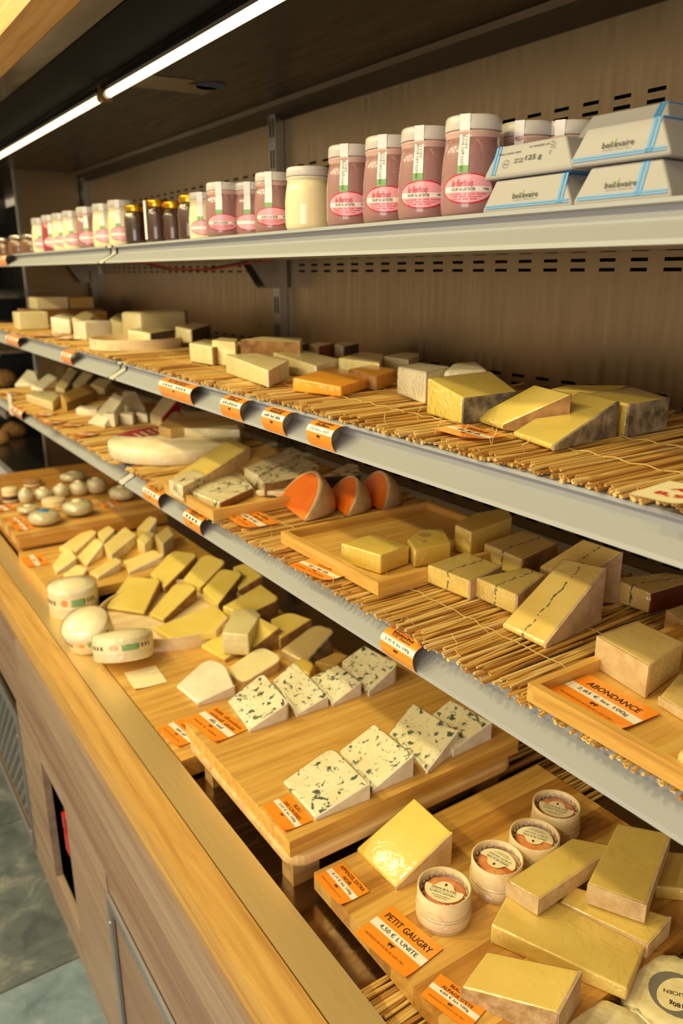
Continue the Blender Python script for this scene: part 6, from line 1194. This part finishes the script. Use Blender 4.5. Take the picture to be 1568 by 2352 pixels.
# ------------------------------------------------------------------ jars on the top shelf
def oval(e, r, z, hw, hh, offs, mat, a0, name, zs=1.0, n=28, prof=None):
    """an oval label wrapped round the jar"""
    bm = bmesh.new(); rim = []
    for ring in range(5):
        s_ = ring/4; row = []
        for q in range(n):
            u = 2*math.pi*q/n; al = a0+s_*hw*math.cos(u)/r; zz = z+s_*hh*math.sin(u)
            rr = (prof(zz) if prof else r)+offs
            row.append(bm.verts.new((rr*math.cos(al), rr*math.sin(al), zz)))
            if ring == 0: break
        rim.append(row)
    for q in range(n): bm.faces.new((rim[0][0], rim[1][q], rim[1][(q+1) % n]))
    for k in range(1, 4):
        for q in range(n): bm.faces.new((rim[k][q], rim[k+1][q], rim[k+1][(q+1) % n], rim[k][(q+1) % n]))
    return mesh_obj(name, bm, mat, e, smooth=True)
def wrap_text(body, mat, parent, prof, a0, z, w, h, offs, bold=0, vertical=False, shear=0):
    me = scribble(body, w, h) if '~' in body else text_mesh(body, w, h, bold, shear)
    me.materials.append(M[mat])
    for q in me.vertices:
        x, y = (q.co.x, q.co.y) if not vertical else (-q.co.y, q.co.x)
        zz = z+y; rr = prof(zz)+offs; al = a0+x/rr
        q.co = Vector((rr*math.cos(al), rr*math.sin(al), zz))
    o = bpy.data.objects.new('lettering', me); return link(o, parent)
for d in JARS:
    k, r, h = d['k'], d['r'], d['h']; x, y = d['p']
    e = empty({'dark': 'jam_jar', 'brown': 'glass_jar'}.get(k, 'yogurt_jar'), (x, y, SZ[1]), 0, d['l'], 'jar')
    col = {'pink': 'yog_pink', 'white': 'yog_white', 'plain': 'yog_white', 'rasp': 'yog_rasp', 'dark': 'jam_dark', 'brown': 'jam_brown'}[k]
    if k in ('dark', 'brown'):
        pr = [(r*.85, 0), (r*.97, .003), (r, .01), (r, h*.66), (r*.9, h*.76), (r*.80, h*.8), (r*.80, h*.86)]
        bm = bmesh.new(); lathe(bm, pr, 32); mesh_obj('jar', bm, col, e, smooth=True)
        bm = bmesh.new(); lathe(bm, [(r*.86, h*.83), (r*.88, h*.85), (r*.88, h*.97), (r*.84, h), (r*.2, h)], 32); mesh_obj('lid', bm, 'gold' if k == 'dark' else 'silver', e, smooth=True)
        if 'strip' in d['l']:
            bm = bmesh.new(); box(bm, -r-.001, -r-.0004, -.006, .006, .008, h*.98); mesh_obj('paper_strip', bm, 'strip_white', e)
        continue
    P = [(0, r*.90), (.004, r*.98), (h*.12, r), (h*.45, r), (h*.62, r*.955), (h*.80, r*.885), (h*.84, r*.90)]
    def prof(z):
        for (za, ra), (zb, rb) in zip(P, P[1:]):
            if z <= zb: return ra+(rb-ra)*(z-za)/(zb-za)
        return P[-1][1]
    bm = bmesh.new(); lathe(bm, [(q[1], q[0]) for q in P if q[0] <= h*.80], 36); mesh_obj('jar', bm, col, e, smooth=True)
    bm = bmesh.new(); lathe(bm, [(r*.893, h*.745), (r*.893, h*.80), (r*.93, h*.825), (r*.93, h*.84), (r*.8, h*.855)], 36, False); mesh_obj('glass_neck', bm, 'neck_white' if k in ('white', 'plain') else 'neck_pink', e, smooth=True)
    bm = bmesh.new(); lathe(bm, [(r*.915, h*.855), (r*.925, h*.86), (r*.915, h*.975), (r*.87, h), (r*.2, h)], 36); mesh_obj('lid', bm, 'lid_white', e, smooth=True)
    if k == 'plain': continue
    av = math.atan2(-y, -x)              # towards the aisle
    a0 = av-.30
    # tamper strip over the lid, then the oval label
    bm = bmesh.new(); prv = None
    for q in range(13):
        zz = h*.40+(h*.60)*q/12; rr = (prof(zz) if zz < h*.80 else r*.93)+.0005; w_ = .0058
        v1 = bm.verts.new((rr*math.cos(a0-w_/r), rr*math.sin(a0-w_/r), zz)); v2 = bm.verts.new((rr*math.cos(a0+w_/r), rr*math.sin(a0+w_/r), zz))
        if prv: bm.faces.new((prv[0], v1, v2, prv[1])).material_index = 1 if q < 3 else 0
        prv = (v1, v2)
    st = mesh_obj('paper_strip', bm, None, e, mats=['strip_white', 'label_green'])
    ab = a0+.18
    lab = oval(e, r, h*.27, .029, h*.155, .0006, 'label_red', ab, 'oval_label', prof=prof)
    oval(lab, r, h*.27, .0275, h*.14, .0009, 'label_pink', ab, 'label_field', prof=prof)
    bm = bmesh.new(); prv = None
    for q in range(15):
        al = ab+(-.0262+.0524*q/14)/r; z0, z1 = h*.235, h*.29
        v1 = bm.verts.new(((prof(z0)+.0011)*math.cos(al), (prof(z0)+.0011)*math.sin(al), z0)); v2 = bm.verts.new(((prof(z1)+.0011)*math.cos(al), (prof(z1)+.0011)*math.sin(al), z1))
        if prv: bm.faces.new((prv[0], v1, v2, prv[1]))
        prv = (v1, v2)
    mesh_obj('label_band', bm, 'label_white', lab)
    if d['x']:
        wrap_text('~~~~~~~~ ~~ ~~~~ ~~~~~~', 'ink_pink', lab, prof, ab, h*.215, .042, .0014, .0013)
        wrap_text('~~~~~ ~~~~ ~~~~~~~~', 'ink_pink', lab, prof, ab-.05, h*.190, .036, .0014, .0013)
        wrap_text('~~~~~~ ~~~ ~~~~', 'ink_pink', lab, prof, ab-.1, h*.165, .028, .0014, .0013)
        wrap_text("YAOURT AU LAIT ENTIER", 'ink', lab, prof, ab-.15, h*.262, .027, .0034, .0014, .01)
        wrap_text('180g', 'ink', lab, prof, ab+.6, h*.262, .006, .003, .0014, .01)
    if d['x'] > 1:
        wrap_text('le fierbois', 'label_red', lab, prof, ab-.18, h*.325, .024, .0075, .0014, .004, shear=.35)
        wrap_text('FRUITS DES BOIS', 'ink', st, prof, a0-.04, h*.62, .034, .0026, .0018, .0, True)
        wrap_text('23/11', 'ink', st, prof, a0+.08, h*.72, .012, .0024, .0018, .0, True)
# ------------------------------------------------------------------ butter packs
def pack(lab, x0, x1, y0, y1, z, h, inset, word, tilt=0, front=True, band_y=None, ends=.018):
    """paper-wrapped butter: narrower on top, folded ends, blue bands"""
    e = empty('butter_pack', ((x0+x1)/2, (y0+y1)/2, z), tilt, lab, 'butter')
    X, Y = (x1-x0)/2, (y1-y0)/2
    bm = bmesh.new()
    b = [(-X, -Y, 0), (X, -Y, 0), (X, Y, 0), (-X, Y, 0)]
    mwid = [(-X-.001, -Y*1.0, h*.12), (X+.001, -Y, h*.12), (X+.001, Y, h*.12), (-X-.001, Y, h*.12)]
    t_ = [(-X+inset, -Y+ends, h), (X-inset, -Y+ends, h), (X-inset, Y-ends*.6, h), (-X+inset, Y-ends*.6, h)]
    V = [[bm.verts.new(p) for p in q] for q in (b, mwid, t_)]
    bm.faces.new(V[0][::-1]); bm.faces.new(V[2])
    for k in range(2):
        for i in range(4): bm.faces.new((V[k][i], V[k][(i+1) % 4], V[k+1][(i+1) % 4], V[k+1][i]))
    bmesh.ops.recalc_face_normals(bm, faces=bm.faces)
    bevel(bm, .003, 3, 15); mesh_obj('wrapper', bm, 'foilpaper', e)
    # front face frame: origin at mid height, X to the right (towards -y), Y up the slope
    nrm = Vector((-h*.88, 0, inset+.001)).normalized(); nrm = Vector((-abs(nrm.x), 0, abs(nrm.z)))
    Xv = Vector((0, -1, 0)); Yv = nrm.cross(Xv)
    rot = Matrix((Xv, Yv, nrm)).transposed().to_euler()
    def on(u, v_): # u along -y from centre, v height fraction
        x = -X-.001+(inset+.001)*max(0, (v_-.12))/.88; return Vector((x, -u, v_*h))+nrm*.0006
    def stripe(name, u0, u1, v0, v1, mat, offs=0):
        bm = bmesh.new(); bm.faces.new([bm.verts.new(on(u, v_)+nrm*offs) for u, v_ in ((u0, v0), (u1, v0), (u1, v1), (u0, v1))]); return mesh_obj(name, bm, mat, e)
    if band_y is not None:
        bt = stripe('blue_stripe', band_y-.0035, band_y-.0006, .13, .97, 'blue_band'); stripe('blue_stripe', band_y+.0006, band_y+.0035, .13, .97, 'blue_band')
        for dx in (-.002, .002):
            bm = bmesh.new(); box(bm, -X+inset+.002, X-inset-.002, -band_y+dx-.0014, -band_y+dx+.0014, h-.0004, h+.0006); mesh_obj('blue_stripe', bm, 'blue_band', e)
    if word == 'beillevaire':
        stripe('blue_stripe', -Y+.004, Y-.004, .13, .17, 'blue_band'); stripe('blue_stripe', -Y+.004, Y-.004, .195, .235, 'blue_band')
        lettering('beillevaire', 'ink', e, on(-.002, .47)+nrm*.0003, w=.033, h=.0054, bold=.006, rot=rot)
        stripe('leaf_mark', -.0064, -.0056, .42, .64, 'leaf_green', .0005)
        lettering('~~~~~~~~~ ~~~~~~~ ~~~~~', 'ink_grey', e, on(-.002, .34)+nrm*.0003, w=.030, h=.001, rot=rot)
    elif word == '125':
        lettering('125 g', 'ink', e, on(.006, .5)+nrm*.0003, w=.021, h=.0062, bold=.01, rot=rot)
        lettering('~~~~~ ~~~', 'ink', e, on(-.013, .52)+nrm*.0003, w=.012, h=.002, rot=rot)
        lettering('~~~~ ~~~~~', 'ink', e, on(-.013, .44)+nrm*.0003, w=.012, h=.002, rot=rot)
        lettering('~~~~~~~ ~~~~~~~~ ~~~~~~', 'ink', e, on(-.028, .74)+nrm*.0003, w=.030, h=.002, rot=rot)
        lettering('~~~ ~~~~~~~~~~ ~~~~', 'ink', e, on(.010, .84)+nrm*.0003, w=.026, h=.002, rot=rot)
        lettering('12 12 2', 'ink', e, on(.026, .72)+nrm*.0003, w=.012, h=.0026, rot=(rot.to_matrix() @ Matrix.Rotation(math.pi/2, 3, 'Z')).to_euler())
        lettering('317', 'ink', e, on(.0295, .76)+nrm*.0003, w=.006, h=.0024, rot=(rot.to_matrix() @ Matrix.Rotation(math.pi/2, 3, 'Z')).to_euler())
        bm = bmesh.new(); rg = []
        for q in range(20): 
            u = 2*math.pi*q/20; rg.append((bm.verts.new(on(-.030+.0045*math.cos(u), .42+.12*math.sin(u))+nrm*.0004), bm.verts.new(on(-.030+.0041*math.cos(u), .42+.108*math.sin(u))+nrm*.0004)))
        for q in range(20): bm.faces.new((rg[q][0], rg[(q+1) % 20][0], rg[(q+1) % 20][1], rg[q][1]))
        mesh_obj('stamp', bm, 'ink', e)
        lettering('~~~~', 'ink', e, on(-.030, .42)+nrm*.0003, w=.006, h=.0015, rot=rot)
    return e
pack('lower small butter pack left of the larger packs, on the top shelf', .606, .672, .523, .640, SZ[1], .0315, .006, 'beillevaire', band_y=.044)
pack('upper small butter pack marked 125 g, stacked on the left', .609, .672, .528, .643, SZ[1]+.0325, .0315, .008, '125', band_y=-.045)
pack('lower right butter pack with blue bands at the shelf front', .606, .682, .420, .5215, SZ[1], .0325, .008, 'beillevaire', band_y=.018)
pack('middle right butter pack stacked on another, blue bands crossing', .610, .682, .428, .533, SZ[1]+.0335, .0325, .008, 'beillevaire', band_y=.032)
pack('bottom pack of the second row, hidden behind the front butter packs', .690, .765, .485, .60, SZ[1], .031, .016, None)
pack('middle pack of the second row behind the front butter packs', .690, .765, .487, .60, SZ[1]+.032, .031, .016, None)
pack('topmost butter pack at the back of the stack, one blue band', .690, .765, .487, .602, SZ[1]+.064, .031, .016, None, band_y=.036)


# ------------------------------------------------------------------ which repeats belong together
GROUPS = {'yogurt_jar': 'yogurt jars on the top shelf', 'jam_jar': 'dark jam jars on the top shelf', 'glass_jar': 'brown jars at the far end of the top shelf', 'butter_pack': 'butter packs on the top shelf',
          'rail_card': 'curled cards clipped in the shelf rails', 'price_card': 'flat price cards lying by the cheeses', 'brie_slice': 'brie slices on the far board', 'blue_cheese_wedge': 'blue cheese wedges on the stacked board',
          'round_cheese_box': 'small round boxes on the near board', 'printed_cheese_box': 'printed round boxes by the sill', 'orange_half_round': 'orange half rounds on the lower shelf', 'wrapped_cheese': 'film-wrapped round cheeses on the far boards',
          'soft_round_cheese': 'soft round cheeses at the near right', 'wooden_tray': 'wooden trays on the lower shelf', 'cutting_board': 'wooden boards on the case bottom', 'straw_mat': 'straw mats', 'shelf': 'shelf sections', 'rail_joint': 'rail joint clips',
          'light_tube': 'light tubes under the canopy', 'upright_post': 'upright posts', 'bread_loaf': 'loaves in the neighbouring case', 'wire': 'wires under the top shelf', 'cheese_cube': 'small white cubes by the wheel'}
for o in COL.objects:
    if o.parent or 'category' not in o: continue
    n_ = o.name.split('.')[0]
    if n_ in GROUPS: o['group'] = GROUPS[n_]
    elif o['category'] == 'cheese' and n_.startswith('cheese_'):
        z = o.location.z
        o['group'] = ('cut cheeses on the middle shelf' if z > 1.42 else 'cut cheeses on the lower shelf' if z > 1.18 else 'cut cheeses on the case bottom')
